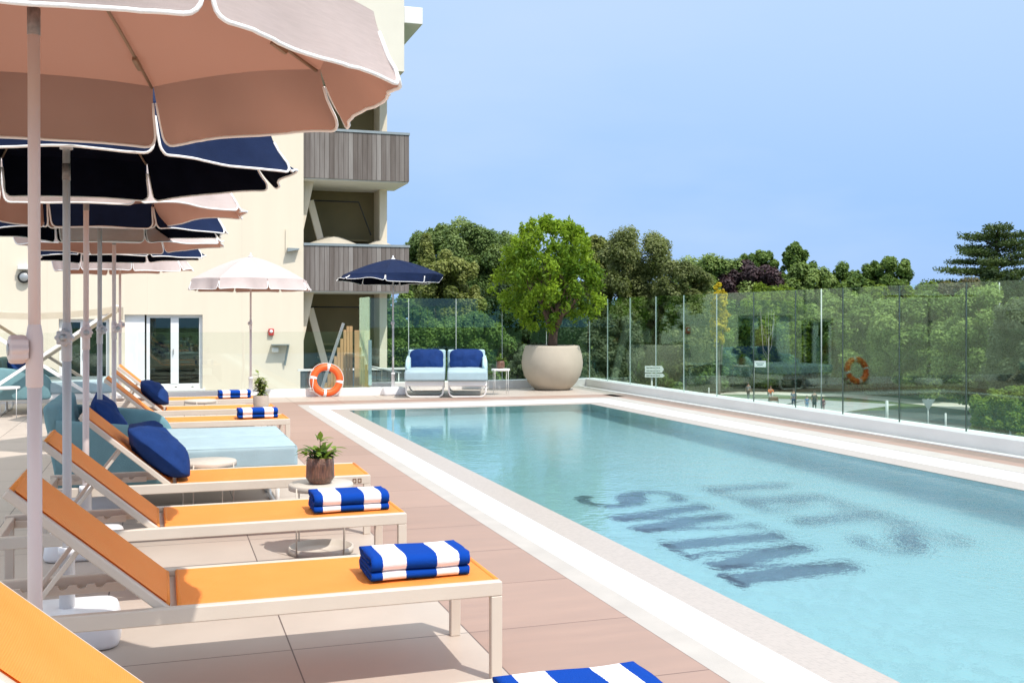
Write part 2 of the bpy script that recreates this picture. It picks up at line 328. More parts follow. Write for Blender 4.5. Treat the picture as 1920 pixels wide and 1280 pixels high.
# ------------------------------------------------------------------ mesh builder
class MB:
    def __init__(s): s.v = []; s.f = []; s.mi = []; s.sm = []; s.tone = []
    def add(s, verts, faces, mi=0, smooth=False, tone=None):
        o = len(s.v); s.v += [tuple(p) for p in verts]
        for k, f in enumerate(faces):
            s.f.append(tuple(i + o for i in f)); s.mi.append(mi); s.sm.append(smooth)
            s.tone.append(0. if tone is None else (tone if isinstance(tone, float) else tone[k]))
        return s
    def box(s, c, d, bev=0., rot=None, mi=0, smooth=False, seg=1):
        bm = bmesh.new(); bmesh.ops.create_cube(bm, size=1)
        bmesh.ops.scale(bm, vec=Vector(d), verts=bm.verts)
        if bev: bmesh.ops.bevel(bm, geom=bm.edges[:], offset=bev, segments=seg, profile=.6, affect='EDGES')
        mt = Matrix.Translation(Vector(c))
        if rot is not None: mt = mt @ rot.to_4x4()
        bm.verts.ensure_lookup_table()
        vs = [mt @ v.co for v in bm.verts]; fs = [[v.index for v in f.verts] for f in bm.faces]
        bm.free(); return s.add(vs, fs, mi, smooth)
    def beam(s, p, q, w, h, bev=0., up=(0, 0, 1), mi=0):
        p = Vector(p); q = Vector(q); d = q - p; z = d.normalized()
        x = Vector(up).cross(z)
        if x.length < 1e-4: x = Vector((0, 1, 0)).cross(z)
        x.normalize(); y = z.cross(x)
        r = Matrix((x, y, z)).transposed()
        return s.box((p + q) / 2, (w, h, d.length), bev, r, mi)
    def tube(s, pts, r, n=8, closed=False, mi=0, caps=True):
        pts = [Vector(p) for p in pts]; m = len(pts); rs = r if isinstance(r, (list, tuple)) else [r] * m
        vs = []; prev = None
        for i, p in enumerate(pts):
            if closed: t = pts[(i + 1) % m] - pts[i - 1]
            else: t = pts[min(i + 1, m - 1)] - pts[max(i - 1, 0)]
            t.normalize()
            if prev is None:
                a = Vector((0, 0, 1)) if abs(t.z) < .9 else Vector((1, 0, 0))
                u = t.cross(a).normalized()
            else:
                u = prev - t * prev.dot(t)
                if u.length < 1e-5: u = t.orthogonal()
                u.normalize()
            prev = u; w = t.cross(u)
            for k in range(n):
                an = 2 * PI * k / n
                vs.append(p + (u * math.cos(an) + w * math.sin(an)) * rs[i])
        fs = []
        for i in range(m if closed else m - 1):
            j = (i + 1) % m
            for k in range(n): fs.append((i * n + k, i * n + (k + 1) % n, j * n + (k + 1) % n, j * n + k))
        if caps and not closed:
            fs.append(tuple(range(n))[::-1]); fs.append(tuple((m - 1) * n + k for k in range(n)))
        return s.add(vs, fs, mi, True)
    def lathe(s, prof, n=32, c=(0, 0, 0), mi=0, smooth=True, axis='z'):
        vs = []
        for (r, z) in prof:
            for k in range(n):
                a = 2 * PI * k / n; p = (r * math.cos(a), r * math.sin(a), z)
                if axis == 'y': p = (p[0], z, p[1])
                if axis == 'x': p = (z, p[0], p[1])
                vs.append((p[0] + c[0], p[1] + c[1], p[2] + c[2]))
        fs = []
        for i in range(len(prof) - 1):
            for k in range(n): fs.append((i * n + k, i * n + (k + 1) % n, (i + 1) * n + (k + 1) % n, (i + 1) * n + k))
        return s.add(vs, fs, mi, smooth)
    def cyl(s, c, r, z0, z1, n=24, mi=0):
        return s.lathe([(1e-4, z0), (r * .94, z0), (r, z0 + r * .06), (r, z1 - r * .06), (r * .94, z1), (1e-4, z1)], n, c, mi)
    def grid(s, fn, nu, nv, mi=0, smooth=True, wrap=False):
        vs = [fn(i / nu, j / nv) for i in range(nu + 1) for j in range(nv + 1)]
        fs = [(i * (nv + 1) + j, (i + 1) * (nv + 1) + j, (i + 1) * (nv + 1) + j + 1, i * (nv + 1) + j + 1) for i in range(nu) for j in range(nv)]
        return s.add(vs, fs, mi, smooth)
    def ell(s, c, r, n=16, m=10, mi=0, fn=None):
        def P(u, v):
            a = 2 * PI * u; b = PI * (v - .5)
            d = Vector((math.cos(b) * math.cos(a), math.cos(b) * math.sin(a), math.sin(b)))
            k = fn(d) if fn else 1.
            return (c[0] + d.x * r[0] * k, c[1] + d.y * r[1] * k, c[2] + d.z * r[2] * k)
        return s.grid(P, n, m, mi)
    def rbox(s, c, d, r, n=10, fn=None, mi=0):
        """evenly gridded rounded box; fn moves each point"""
        h = Vector(d) / 2
        for ax in range(3):
            for sg in (-1, 1):
                def P(u, v):
                    # denser samples in the rounded margins
                    def e(t, hh):
                        k = 4; t = t * (n + 2 * k)
                        if t <= k: return -hh + r * t / k
                        if t >= n + k: return hh - r * (n + 2 * k - t) / k
                        return -(hh - r) + 2 * (hh - r) * (t - k) / n
                    a1, a2 = (ax + 1) % 3, (ax + 2) % 3
                    p = [0, 0, 0]; p[ax] = sg * h[ax]; p[a1] = e(u if sg > 0 else 1 - u, h[a1]); p[a2] = e(v, h[a2]); p = Vector(p)
                    q = Vector([max(-(h[i] - r), min(h[i] - r, p[i])) for i in range(3)]); dd = p - q
                    p = q + dd.normalized() * r if dd.length > 1e-9 else p
                    if fn: p = fn(p)
                    return Vector(c) + p
                s.grid(P, n + 8, n + 8, mi)
        return s
    def prism(s, poly, a, b, axis='y', mi=0):
        """polygon in the plane across axis, extruded from a to b"""
        def P(u, v, w): return {'y': (u, w, v), 'x': (w, u, v), 'z': (u, v, w)}[axis]
        n = len(poly); vs = [P(u, v, a) for u, v in poly] + [P(u, v, b) for u, v in poly]
        fs = [tuple(range(n)), tuple(range(2 * n - 1, n - 1, -1))] + [(i, i + n, (i + 1) % n + n, (i + 1) % n) for i in range(n)]
        return s.add(vs, fs, mi)
    def build(s, name, mats, parent=None, loc=None, fix=True):
        me = bpy.data.meshes.new(name); me.from_pydata(s.v, [], s.f)
        for m in (mats if isinstance(mats, (list, tuple)) else [mats]): me.materials.append(m)
        me.polygons.foreach_set('material_index', s.mi); me.polygons.foreach_set('use_smooth', s.sm)
        if any(s.tone):
            at = me.attributes.new('tone', 'FLOAT', 'FACE'); at.data.foreach_set('value', s.tone)
        bm = bmesh.new(); bm.from_mesh(me); bmesh.ops.remove_doubles(bm, verts=bm.verts, dist=1e-5) if fix and len(me.vertices) < 4000 else None
        bmesh.ops.recalc_face_normals(bm, faces=bm.faces) if fix and len(me.vertices) < 4000 else None
        bm.to_mesh(me); bm.free(); me.update()
        o = bpy.data.objects.new(name, me); COL.objects.link(o)
        if parent: o.parent = parent
        if loc: o.location = loc
        return o

def tag(o, label=None, cat=None, group=None, kind=None):
    if label: o['label'] = label
    if cat: o['category'] = cat
    if group: o['group'] = group
    if kind: o['kind'] = kind
    return o
def thing(name, label, cat, loc=(0, 0, 0), rz=0., group=None):
    o = bpy.data.objects.new(name, None); COL.objects.link(o); o.empty_display_size = .2
    o.location = loc; o.rotation_euler = (0, 0, rz)
    return tag(o, label, cat, group)
def copy_tree(o, parent=None):
    c = o.copy(); COL.objects.link(c)
    if parent: c.parent = parent
    for ch in [x for x in bpy.data.objects if x.parent == o]: copy_tree(ch, c)
    return c
def dup(o, label, loc, rz=None, scale=None, group=None):
    c = copy_tree(o); c.location = loc; c['label'] = label
    if rz is not None: c.rotation_euler = (0, 0, rz)
    if scale: c.scale = scale if isinstance(scale, tuple) else (scale,) * 3
    if group: c['group'] = group
    return c
def struct(mb, name, mat):
    return tag(mb.build(name, mat), kind='structure')
def sheet(x0, x1, y0, y1, z, nx=1, ny=1):
    return MB().grid(lambda u, v: (x0 + (x1 - x0) * u, y0 + (y1 - y0) * v, z), nx, ny, smooth=False)

def leaf_cloud(name, cen, rad, tone, per, length, mat, rs, up=.55, width=.32, ref=.16, shell=(.5, 1.08), rough=.42):
    """many small leaf faces round clump centres, facing outwards and to the sky"""
    cen = np.asarray(cen, float); rad = np.asarray(rad, float); tone = np.asarray(tone, float)
    n = np.maximum(8, (per * (rad / ref) ** 2)).astype(int); idx = np.repeat(np.arange(len(cen)), n); k = len(idx)
    w = rs.normal(size=(k, 3)); w /= np.linalg.norm(w, axis=1)[:, None]
    p = cen[idx] + w * (rad[idx] * rs.uniform(shell[0], shell[1], k))[:, None]
    nr = w * .75 + np.array([0, 0, up]) + rs.normal(size=(k, 3)) * rough; nr /= np.linalg.norm(nr, axis=1)[:, None]
    t = np.cross(nr, rs.normal(size=(k, 3))); t /= np.linalg.norm(t, axis=1)[:, None]; u = np.cross(nr, t)
    l = (length * rs.uniform(.65, 1.25, k))[:, None]; b_ = l * width
    v = np.stack([p - t * l * .5, p + u * b_ - nr * l * .06, p + t * l * .5, p - u * b_ - nr * l * .06], 1).reshape(-1, 3)
    tn = np.clip(tone[idx] + rs.uniform(-.22, .28, k), .01, 1)
    me = bpy.data.meshes.new(name); me.vertices.add(4 * k); me.vertices.foreach_set('co', v.ravel())
    me.loops.add(4 * k); me.loops.foreach_set('vertex_index', np.arange(4 * k, dtype=np.int32))
    me.polygons.add(k); me.polygons.foreach_set('loop_start', np.arange(0, 4 * k, 4, dtype=np.int32))
    at_ = me.attributes.new('tone', 'FLOAT', 'FACE'); at_.data.foreach_set('value', tn.astype(np.float32))
    me.materials.append(mat); me.update(calc_edges=True); return me
# ------------------------------------------------------------------ camera, sun, sky
cam = bpy.data.cameras.new('camera'); co = bpy.data.objects.new('camera', cam); COL.objects.link(co)
CAMH = 1.35; YAW = 18.391
co.location = (0, 0, CAMH); co.rotation_euler = (R(90), 0, R(-YAW))
cam.lens = 36 * 1970 / 1920; cam.shift_y = -43 / 1920; cam.clip_start = .05; cam.clip_end = 3000
sc.camera = co
FX, FY = math.sin(R(YAW)), math.cos(R(YAW))
def at(px, d, y=None):
    """a point d metres into the picture on the photo's column px (and row y)"""
    u = (px - 960) / 1970
    z = None if y is None else CAMH - (y - 597) * d / 1970
    return (d * (FX + u * FY), d * (FY - u * FX), z)

SUN = Vector((.30, -.57, 1.0)).normalized()
L = bpy.data.lights.new('sun', 'SUN'); L.energy = 2.85; L.angle = R(.5); L.color = (1, .95, .88)
lo = bpy.data.objects.new('sun', L); COL.objects.link(lo); lo.rotation_euler = SUN.to_track_quat('Z', 'Y').to_euler()
L.cycles.is_caustics_light = True
W = bpy.data.worlds.new('World'); sc.world = W; W.use_nodes = True
wt = W.node_tree; bg = wt.nodes['Background']
sky = wt.nodes.new('ShaderNodeTexSky'); sky.sky_type = 'NISHITA'; sky.sun_disc = False
sky.sun_elevation = math.asin(SUN.z); sky.sun_rotation = math.atan2(SUN.x, SUN.y)
sky.air_density = 1.; sky.dust_density = .6; sky.ozone_density = 3.
tcw = N(wt, 'ShaderNodeTexCoord'); spw = N(wt, 'ShaderNodeSeparateXYZ'); wt.links.new(tcw.outputs['Generated'], spw.inputs[0])
el = N(wt, 'ShaderNodeMapRange'); el.interpolation_type = 'SMOOTHSTEP'; el.inputs[1].default_value = -.02; el.inputs[2].default_value = .34; wt.links.new(spw.outputs[2], el.inputs[0])
el2 = N(wt, 'ShaderNodeMapRange'); el2.interpolation_type = 'SMOOTHSTEP'; el2.inputs[1].default_value = .32; el2.inputs[2].default_value = .6; wt.links.new(spw.outputs[2], el2.inputs[0])
cn = N(wt, 'ShaderNodeTexNoise'); cn.inputs['Scale'].default_value = 2.2; cn.inputs['Detail'].default_value = 5; cmp_ = N(wt, 'ShaderNodeMapping'); cmp_.inputs['Scale'].default_value = (1, 1, 3.5)
wt.links.new(tcw.outputs['Generated'], cmp_.inputs[0]); wt.links.new(cmp_.outputs[0], cn.inputs['Vector'])
veil = N(wt, 'ShaderNodeMapRange'); veil.inputs[1].default_value = .42; veil.inputs[2].default_value = .75; veil.inputs[4].default_value = .65; wt.links.new(cn.outputs['Fac'], veil.inputs[0])
low = mixcol(wt, el.outputs[0], (1.42, 2.58, 4.85), (2.7, 3.65, 5.0))
low = mixcol(wt, veil.outputs[0], low, (3.0, 3.75, 4.8))
top = mixcol(wt, el2.outputs[0], low, (6.6, 7.1, 7.7))       # extra brightness added to the unseen sky overhead, as ambient fill
hz = mixcol(wt, .92, sky.outputs[0], top)
wt.links.new(hz, bg.inputs[0]); bg.inputs[1].default_value = .13
sc.view_settings.view_transform = 'Standard'; sc.view_settings.look = 'None'
sc.view_settings.exposure = .66; sc.view_settings.gamma = 1
cy = sc.cycles
cy.use_denoising = True; cy.max_bounces = 10; cy.transparent_max_bounces = 24; cy.transmission_bounces = 8; cy.diffuse_bounces = 4; cy.glossy_bounces = 5
cy.sample_clamp_indirect = 6; cy.caustics_refractive = True; cy.caustics_reflective = False

# ------------------------------------------------------------------ terrace and pool
Y0, YF = -2.5, 15.55          # pool ends
struct(MB().box((-5.4 + .0, 6.0, -.1), (13.3, 25.0, .2)), 'deck', M['deck'])                      # left of X=1.25
bm_ = MB()
bm_.box((4.6, 17.875 + .0, -.1), (6.7, 1.25, .2)); bm_.box((5.6, 19.0, -.1), (4.7, 1.0, .2))
d2 = struct(bm_, 'far_deck', M['deck'])
t_ = MB()
t_.box((1.625, 6.0, -.1), (.75, 22.5 + 0, .2))
t_.box((4.80, 16.95, -.1), (5.6, .60, .2))
t_.box((7.63, 6.0, -.1), (.42, 22.5, .2))
struct(t_, 'terracotta_border', M['terra'])
# pale coping, grating and lip round the pool; far side sheets at Y
def ring_box(x0, x1, y0, y1, z0, z1): return ((x0 + x1) / 2, (y0 + y1) / 2, (z0 + z1) / 2), (x1 - x0, y1 - y0, z1 - z0)
c_ = MB(); c_.box(*ring_box(2.0, 2.127, -5, 16.65, -.1, 0)); c_.box(*ring_box(7.13, 7.42, -5, 16.65, -.1, 0)); c_.box(*ring_box(2.127, 7.13, 16.38, 16.65, -.1, 0))
struct(c_, 'pool_coping', M['coping'])
g_ = MB(); g_.box(*ring_box(2.127, 2.36, -5, 16.38, -.1, -.004)); g_.box(*ring_box(6.74, 7.13, -5, 16.38, -.1, -.004)); g_.box(*ring_box(2.36, 6.74, 15.75, 16.38, -.1, -.004))
struct(g_, 'overflow_grating', M['grate'])
l_ = MB()
l_.add([(2.36, -5, -.004), (2.62, -5, -.011), (2.62, YF, -.011), (2.36, 15.75, -.004)], [(0, 1, 2, 3)])
l_.add([(6.74, -5, -.004), (6.48, -5, -.011), (6.48, YF, -.011), (6.74, 15.75, -.004)], [(0, 3, 2, 1)])
l_.add([(2.36, 15.75, -.004), (2.62, YF, -.011), (6.48, YF, -.011), (6.74, 15.75, -.004)], [(0, 1, 2, 3)])
l_.add([(2.62, -5, -.011), (2.62, YF, -.011), (6.48, YF, -.011), (6.48, -5, -.011), (2.62, -5, -.04), (2.62, YF, -.04), (6.48, YF, -.04), (6.48, -5, -.04)], [(0, 1, 5, 4), (1, 2, 6, 5), (2, 3, 7, 6)])
struct(l_, 'pool_lip', M['lip'])
PD = -1.12
p_ = MB()
x0, x1, y0, y1 = 2.60, 6.50, -5., 15.57
p_.add([(x0, y0, PD), (x1, y0, PD), (x1, y1, PD), (x0, y1, PD)], [(0, 1, 2, 3)])
p_.add([(x0, y0, PD), (x0, y1, PD), (x1, y1, PD), (x1, y0, PD), (x0, y0, -.023), (x0, y1, -.023), (x1, y1, -.023), (x1, y0, -.023)], [(0, 4, 5, 1), (1, 5, 6, 2), (2, 6, 7, 3), (3, 7, 4, 0)])
basin = struct(p_, 'pool_basin', M['floor_mosaic']); basin.cycles.is_caustics_receiver = True
wv = MB(); wv.add([(2.60, -5, -.014), (6.50, -5, -.014), (6.50, 15.57, -.014), (2.60, 15.57, -.014)], [(0, 1, 2, 3)], 0, True)
wo = struct(wv, 'water', M['water']); wo.cycles.is_caustics_caster = True

# lettering laid in the pool floor (tops of the letters point to +X, it reads towards -Y)
def letters():
    mb = MB()
    def place(poly, ox, oy, h):
        # letter space: a along the reading direction, b up
        n = len(poly)
        mb.add([(ox + b * h, oy - a * h, PD + .006) for a, b in poly], [tuple(range(n))])
    def stroke(ox, oy, h, pts, ws):
        for i in range(len(pts) - 1):
            (a0, b0), (a1, b1) = pts[i], pts[i + 1]
            da, db = a1 - a0, b1 - b0; l = math.hypot(da, db); na, nb = -db / l, da / l
            w0, w1 = ws[i] * .5 + .018, ws[i + 1] * .5 + .018
            place([(a0 + na * w0, b0 + nb * w0), (a0 - na * w0, b0 - nb * w0), (a1 - na * w1, b1 - nb * w1), (a1 + na * w1, b1 + nb * w1)], ox, oy, h)
    def S(ox, oy, h, w=.62):
        pts, ws = [], []
        for i in range(25):
            t = i / 24
            if t < .5:
                an = R(20 + 250 * (t / .5)); c = (w / 2, .74); r = (w / 2 - .05, .22)
            else:
                an = R(90 - 250 * ((t - .5) / .5)); c = (w / 2, .27); r = (w / 2 - .03, .23)
            pts.append((c[0] + r[0] * math.cos(an), c[1] + r[1] * math.sin(an)))
            ws.append(.07 + .20 * math.exp(-((t - .5) / .14) ** 2) + .07 * math.exp(-((t - .02) / .05) ** 2) + .07 * math.exp(-((t - .98) / .05) ** 2))
        stroke(ox, oy, h, pts, ws)
    def Ls(ox, oy, h, segs):
        for (p, q, w) in segs: stroke(ox, oy, h, [p, q], [w, w])
    h = .96; X = 3.40
    S(X, 8.66, h, .60)
    Ls(X, 7.98, h, [((.10, 1), (.34, 0), .20), ((.34, 0), (.55, .95), .05), ((.50, 1), (.74, 0), .20), ((.74, 0), (.95, 1), .05), ((0, .98), (.25, .98), .04), ((.8, .98), (1.02, .98), .04)])
    Ls(X, 6.90, h, [((.15, 0), (.15, 1), .22), ((0, .02), (.3, .02), .04), ((0, .98), (.3, .98), .04)])
    Ls(X, 6.52, h, [((.05, 0), (.09, 1), .05), ((.10, 1), (.38, .05), .20), ((.38, .05), (.62, 1), .05), ((.66, 1), (.68, 0), .22), ((-.05, .02), (.15, .02), .04), ((.52, .02), (.86, .02), .04)])
    h = .80; X = 4.72
    Ls(X, 8.62, h, [((.12, 0), (.12, 1), .22), ((0, .03), (.62, .03), .06), ((.6, 0), (.62, .3), .06), ((0, .98), (.28, .98), .04)])
    Ls(X, 8.02, h, [((.12, 0), (.12, 1), .22), ((0, .03), (.62, .03), .06), ((0, .97), (.62, .97), .06), ((.1, .5), (.45, .5), .05), ((.6, 0), (.62, .28), .06), ((.6, 1), (.6, .75), .06), ((.45, .35), (.45, .65), .05)])
    Ls(X, 7.40, h, [((.36, 0), (.36, 1), .22), ((0, .97), (.72, .97), .06), ((.02, .7), (0, 1), .06), ((.70, .7), (.72, 1), .06), ((.2, .02), (.52, .02), .04)])
    Ls(X, 6.76, h, [((.06, .72), (.1, 1.02), .13)])
    S(X, 6.56, h, .66)
    o = tag(mb.build('pool_lettering', M['letter_mosaic']), 'dark blue mosaic words set in the pale pool floor, wavering under the water', 'lettering')
    o.cycles.is_caustics_receiver = True
letters()

# kerbs under the glass
def kerb(name, label, mb): return tag(mb.build(name, M['kerb']), label, 'kerb')
kerb('kerb', 'low white kerb carrying the long glass fence along the right side of the pool', MB().box(*ring_box(8.0, 8.3, -3, 19.4, -.1, .15), .006).box(*ring_box(7.84, 7.94, -3, 19.4, -.1, .012), .003))
kerb('kerb', 'white kerb behind the blue seats and the big planter at the far end', MB().box(*ring_box(3.70, 8.3, 19.402, 19.7, -.1, .15), .006))
kerb('kerb', 'white kerb behind the lifebuoy and the far loungers', MB().box(*ring_box(-9, 3.70, 18.35, 18.6, -.1, .13), .006))

# glass fences
def pane_box(mb, x0, x1, y0, y1, z0, z1): mb.box(*ring_box(x0, x1, y0, y1, z0, z1))
gf = thing('glass_fence', 'tall greenish glass fence running along the right side of the pool, mirroring the blue seats', 'glass fence', (8.12, 0, .15))
ys = [-2.6, -1.5, -.45, .62, 1.68, 2.75, 3.8, 4.87, 5.93, 7.0, 8.05, 9.09, 10.16, 11.23, 12.27, 13.33, 14.40, 15.48, 16.51, 17.57, 18.60, 19.5]
for i in range(len(ys) - 1):
    a, b = ys[i], ys[i + 1]
    m = MB(); pane_box(m, -.008, .008, a + .008, b - .008, 0, 1.585); m.build('pane', M['glass'], gf)
    m = MB(); m.box((0, b, .79), (.014, .012, 1.578)); m.build('seam', M['seam'] if b < 13.4 else M['seam_l'], gf)
gb = thing('glass_fence', 'tall glass fence across the far end of the terrace behind the blue seats', 'glass fence', (0, 19.5, .15))
xs = [3.50, 4.42, 5.35, 6.28, 7.2, 8.08]
for i in range(len(xs) - 1):
    a, b = xs[i], xs[i + 1]
    m = MB(); pane_box(m, a + .006, b - .006, -.008, .008, 0, 1.585); m.build('pane', M['glass'], gb)
    if i < len(xs) - 2: m = MB(); m.box((b, 0, .79), (.010, .012, 1.578)); m.build('seam', M['seam_l'], gb)
m = MB(); pane_box(m, 3.478, 3.492, -1.02, -.01, -.02, 1.585); m.build('return_pane', M['glass'], gb)
m = MB(); m.box((3.485, -1.04, .42), (.06, .03, .80), .004); m.build('edge_post', M['glass_edge'], gb)
gl_ = thing('glass_balustrade', 'low clear glass balustrade standing on the kerb behind the lifebuoy', 'glass balustrade', (0, 18.48, .13))
xs = [-8.9, -7.2, -5.5, -3.8, -2.1, -.4, 1.3, 3.4]
for i in range(len(xs) - 1):
    m = MB(); pane_box(m, xs[i] + .006, xs[i + 1] - .006, -.007, .007, 0, .99); m.build('pane', M['glass_clear'], gl_)

# ------------------------------------------------------------------ sun loungers
def make_lounger():
    t = thing('sun_lounger', '', 'sun lounger')
    m = MB()
    for s in (-1, 1): m.box((.235, s * .29, .3425), (1.91, .036, .055), .004)
    m.box((1.172, 0, .338), (.036, .543, .045), .004); m.box((-.69, 0, .338), (.036, .543, .045), .004); m.box((.02, 0, .33), (.03, .543, .03), .003)
    m.build('frame', M['lounger'], t)
    for x in (1.1685, -.698):
        for s in (-1, 1):
            l = MB(); l.box((x, s * .29, .1575), (.043, .034, .315), .003); l.box((x, s * .29, .004), (.038, .03, .008)); l.build('leg', M['lounger'], t)
    def seat(u, v):
        x = .045 + u * 1.125; y = (v - .5) * .543
        return (x, y, .3685 - .012 * math.sin(PI * u) * math.sin(PI * v))
    m = MB(); m.grid(seat, 24, 8); m.grid(lambda u, v: tuple(a - b for a, b in zip(seat(u, v), (0, 0, .006))), 24, 8)
    m.tube([(1.178, -.27, .362), (1.178, .27, .362)], .012, 8); m.tube([(.04, -.27, .362), (.04, .27, .362)], .009, 8)
    m.build('seat_sling', M['sling'], t)
    A = Vector((0, 0, .348)); B = Vector((-.505, 0, .78)); d = (B - A).normalized(); nrm = Vector((d.z, 0, -d.x)); nrm = -nrm if nrm.z < 0 else nrm
    m = MB()
    for s in (-1, 1):
        m.beam(A + Vector((0, s * .25, 0)), B + Vector((0, s * .25, 0)), .03, .045, .004, up=(0, 1, 0))
    m.beam(B + Vector((.012, -.235, -.012)), B + Vector((.012, .235, -.012)), .03, .04, .004)
    m.beam(A + d * .4 + Vector((0, -.235, 0)) - nrm * .012, A + d * .4 + Vector((0, .235, 0)) - nrm * .012, .02, .02)
    bf = m.build('backrest_frame', M['lounger'], t)
    def back(u, v):
        p = A + d * (.015 + u * .635) + nrm * (.021 - .012 * math.sin(PI * u) * math.sin(PI * v)); return (p.x, (v - .5) * .478, p.z)
    m = MB(); m.grid(back, 16, 8); m.grid(lambda u, v: tuple(Vector(back(u, v)) - nrm * .006), 16, 8)
    for u in (0, 1):
        p = A + d * (.012 + u * .642) + nrm * .014; m.tube([(p.x, -.236, p.z), (p.x, .236, p.z)], .010, 8)
    m.build('backrest_sling', M['sling'], bf)
    for s in (-1, 1):
        m = MB(); P = A + d * .36 + Vector((0, s * .215, 0)) - nrm * .02
        m.beam(P, (-.47, s * .215, .325), .016, .028, .002, up=(0, 1, 0)); m.build('strut', M['lounger'], t)
        # toothed rack
        poly = [(-.67, .312), (-.15, .312), (-.15, .345)]
        for k in range(6):
            xx = -.24 - k * .065
            poly += [(xx + .02, .345), (xx + .012, .334), (xx, .330), (xx - .012, .333), (xx - .018, .345)]
        poly += [(-.67, .345)]
        m = MB(); m.prism(poly, s * .24 - .008, s * .24 + .008); m.build('rack', M['lounger'], t)
    m = MB(); m.tube([(-.47, -.225, .325), (-.47, .225, .325)], .008, 8); m.build('rest_bar', M['lounger'], t)
    return t
LG = 'orange sun loungers along the pool'
l0 = make_lounger()
spots = [(.075, 2.43, 'orange sun lounger nearest the viewer, cut off by the bottom edge'),
         (.015, 4.045, 'second orange sun lounger from the front, shown whole, with a striped towel at its foot'),
         (-.025, 5.49, 'third orange sun lounger from the front, just before the brown pot'),
         (.05, 6.85, 'fourth orange sun lounger from the front, with a navy cushion on its raised back'),
         (-.01, 10.72, 'orange sun lounger just beyond the blue daybeds, with a striped towel on its foot end'),
         (.0, 12.07, 'second orange sun lounger beyond the blue daybeds, with a navy cushion on its back'),
         (.0, 13.50, 'farthest orange sun lounger, nearest the white kerb, with a small striped towel')]
for i, (x, y, lab) in enumerate(spots):
    o = l0 if i == 0 else copy_tree(l0)
    o.location = (x, y, 0); o['label'] = lab; o['group'] = LG; o.rotation_euler.z = R((0, 0, .6, -.5, .4, -.3, .5)[i])

# ------------------------------------------------------------------ towels
def make_towel(seed):
    rnd = random.Random(seed); t = thing('towel', '', 'towel')
    def ribbon(path, th, name):
        # path in (y,z), a thick folded sheet swept along X
        P = [Vector((a, b)) for a, b in path]; Lf, Rt = [], []
        for i, p in enumerate(P):
            tg = (P[min(i + 1, len(P) - 1)] - P[max(i - 1, 0)]).normalized(); n = Vector((-tg.y, tg.x))
            Lf.append(p + n * th / 2); Rt.append(p - n * th / 2)
        loop = Lf + Rt[::-1]; n = len(loop); nx = 20
        vs = []
        for i in range(nx + 1):
            x = -.19 + .38 * i / nx
            for q in loop:
                k = noise.noise(Vector((x * 6 + seed, q.x * 9, q.y * 20))) * .005
                e = .006 * noise.noise(Vector((seed, q.x * 30, q.y * 40))) if i in (0, nx) else 0
                vs.append((x + e, q.x + k, q.y + k * .7))
        fs = [(i * n + k, i * n + (k + 1) % n, (i + 1) * n + (k + 1) % n, (i + 1) * n + k) for i in range(nx) for k in range(n)]
        mb = MB(); mb.add(vs, fs, 0, True)
        for i in (0, nx):
            m_ = len(Lf)
            mb.add([vs[i * n + k] for k in range(n)], [(k, k + 1, n - 2 - k, n - 1 - k) for k in range(m_ - 1)], 0, True)
        return mb.build(name, M['towel'], t)
    def arc(cy_, cz, r, a0, a1, n=7): return [(cy_ + r * math.cos(R(a0 + (a1 - a0) * i / n)), cz + r * math.sin(R(a0 + (a1 - a0) * i / n))) for i in range(n + 1)]
    lo_ = [(.125 - .24 * i / 6, .0095) for i in range(6)] + arc(-.118, .0205, .011, 270, 90) + [(-.115 + .24 * i / 6, .0315) for i in range(1, 7)]
    ribbon(lo_, .019, 'lower_fold')
    up = [(.118 - .23 * i / 6, .0525) for i in range(6)] + arc(-.112, .0765, .024, 270, 90) + [(-.11 + .22 * i / 6, .1005 + .002 * math.sin(i)) for i in range(1, 6)] + arc(.10, .0905, .010, 90, -90, 5) + [(.10 - .17 * i / 5, .0785) for i in range(1, 6)]
    ribbon(up, .0195, 'upper_fold')
    return t
em = MB()
for dx in (-.016, .016):
    for ex, ez, ew, eh in ((0, .012, .022, .005), (-.009, 0, .005, .024), (.009, 0, .005, .024), (0, -.010, .022, .005)): em.box((1.105 + dx + ex, -.3095, .338 + ez), (ew, .003, eh))
l3 = [o for o in bpy.data.objects if o.get('label', '').startswith('fourth orange')][0]
em.build('emblem', M['c_brown'], l3)
TG = 'folded blue and white striped towels on the loungers'
tw = make_towel(3); tw2 = make_towel(11)
for k, (src, x, y, rz, lab) in enumerate([
        (tw, .975, 2.40, 0, 'blue and white striped towel at the bottom edge, nearest the viewer'),
        (tw, .925, 3.995, .01, 'folded striped towel on the second lounger from the front, shown whole and largest'),
        (tw2, .915, 5.445, -.01, 'folded striped towel on the third lounger, in front of the brown pot'),
        (tw2, .895, 10.74, 0, 'folded striped towel on the lounger just beyond the blue daybeds'),
        (tw, .845, 13.50, .03, 'small folded striped towel on the farthest lounger, left of the leafy grey pot')]):
    first = not src.get('label')
    o = src if first else copy_tree(src)
    o.location = (x, y, .371); o.scale = (1, .92, .80); o.rotation_euler = (0, 0, rz); o['label'] = lab; o['group'] = TG

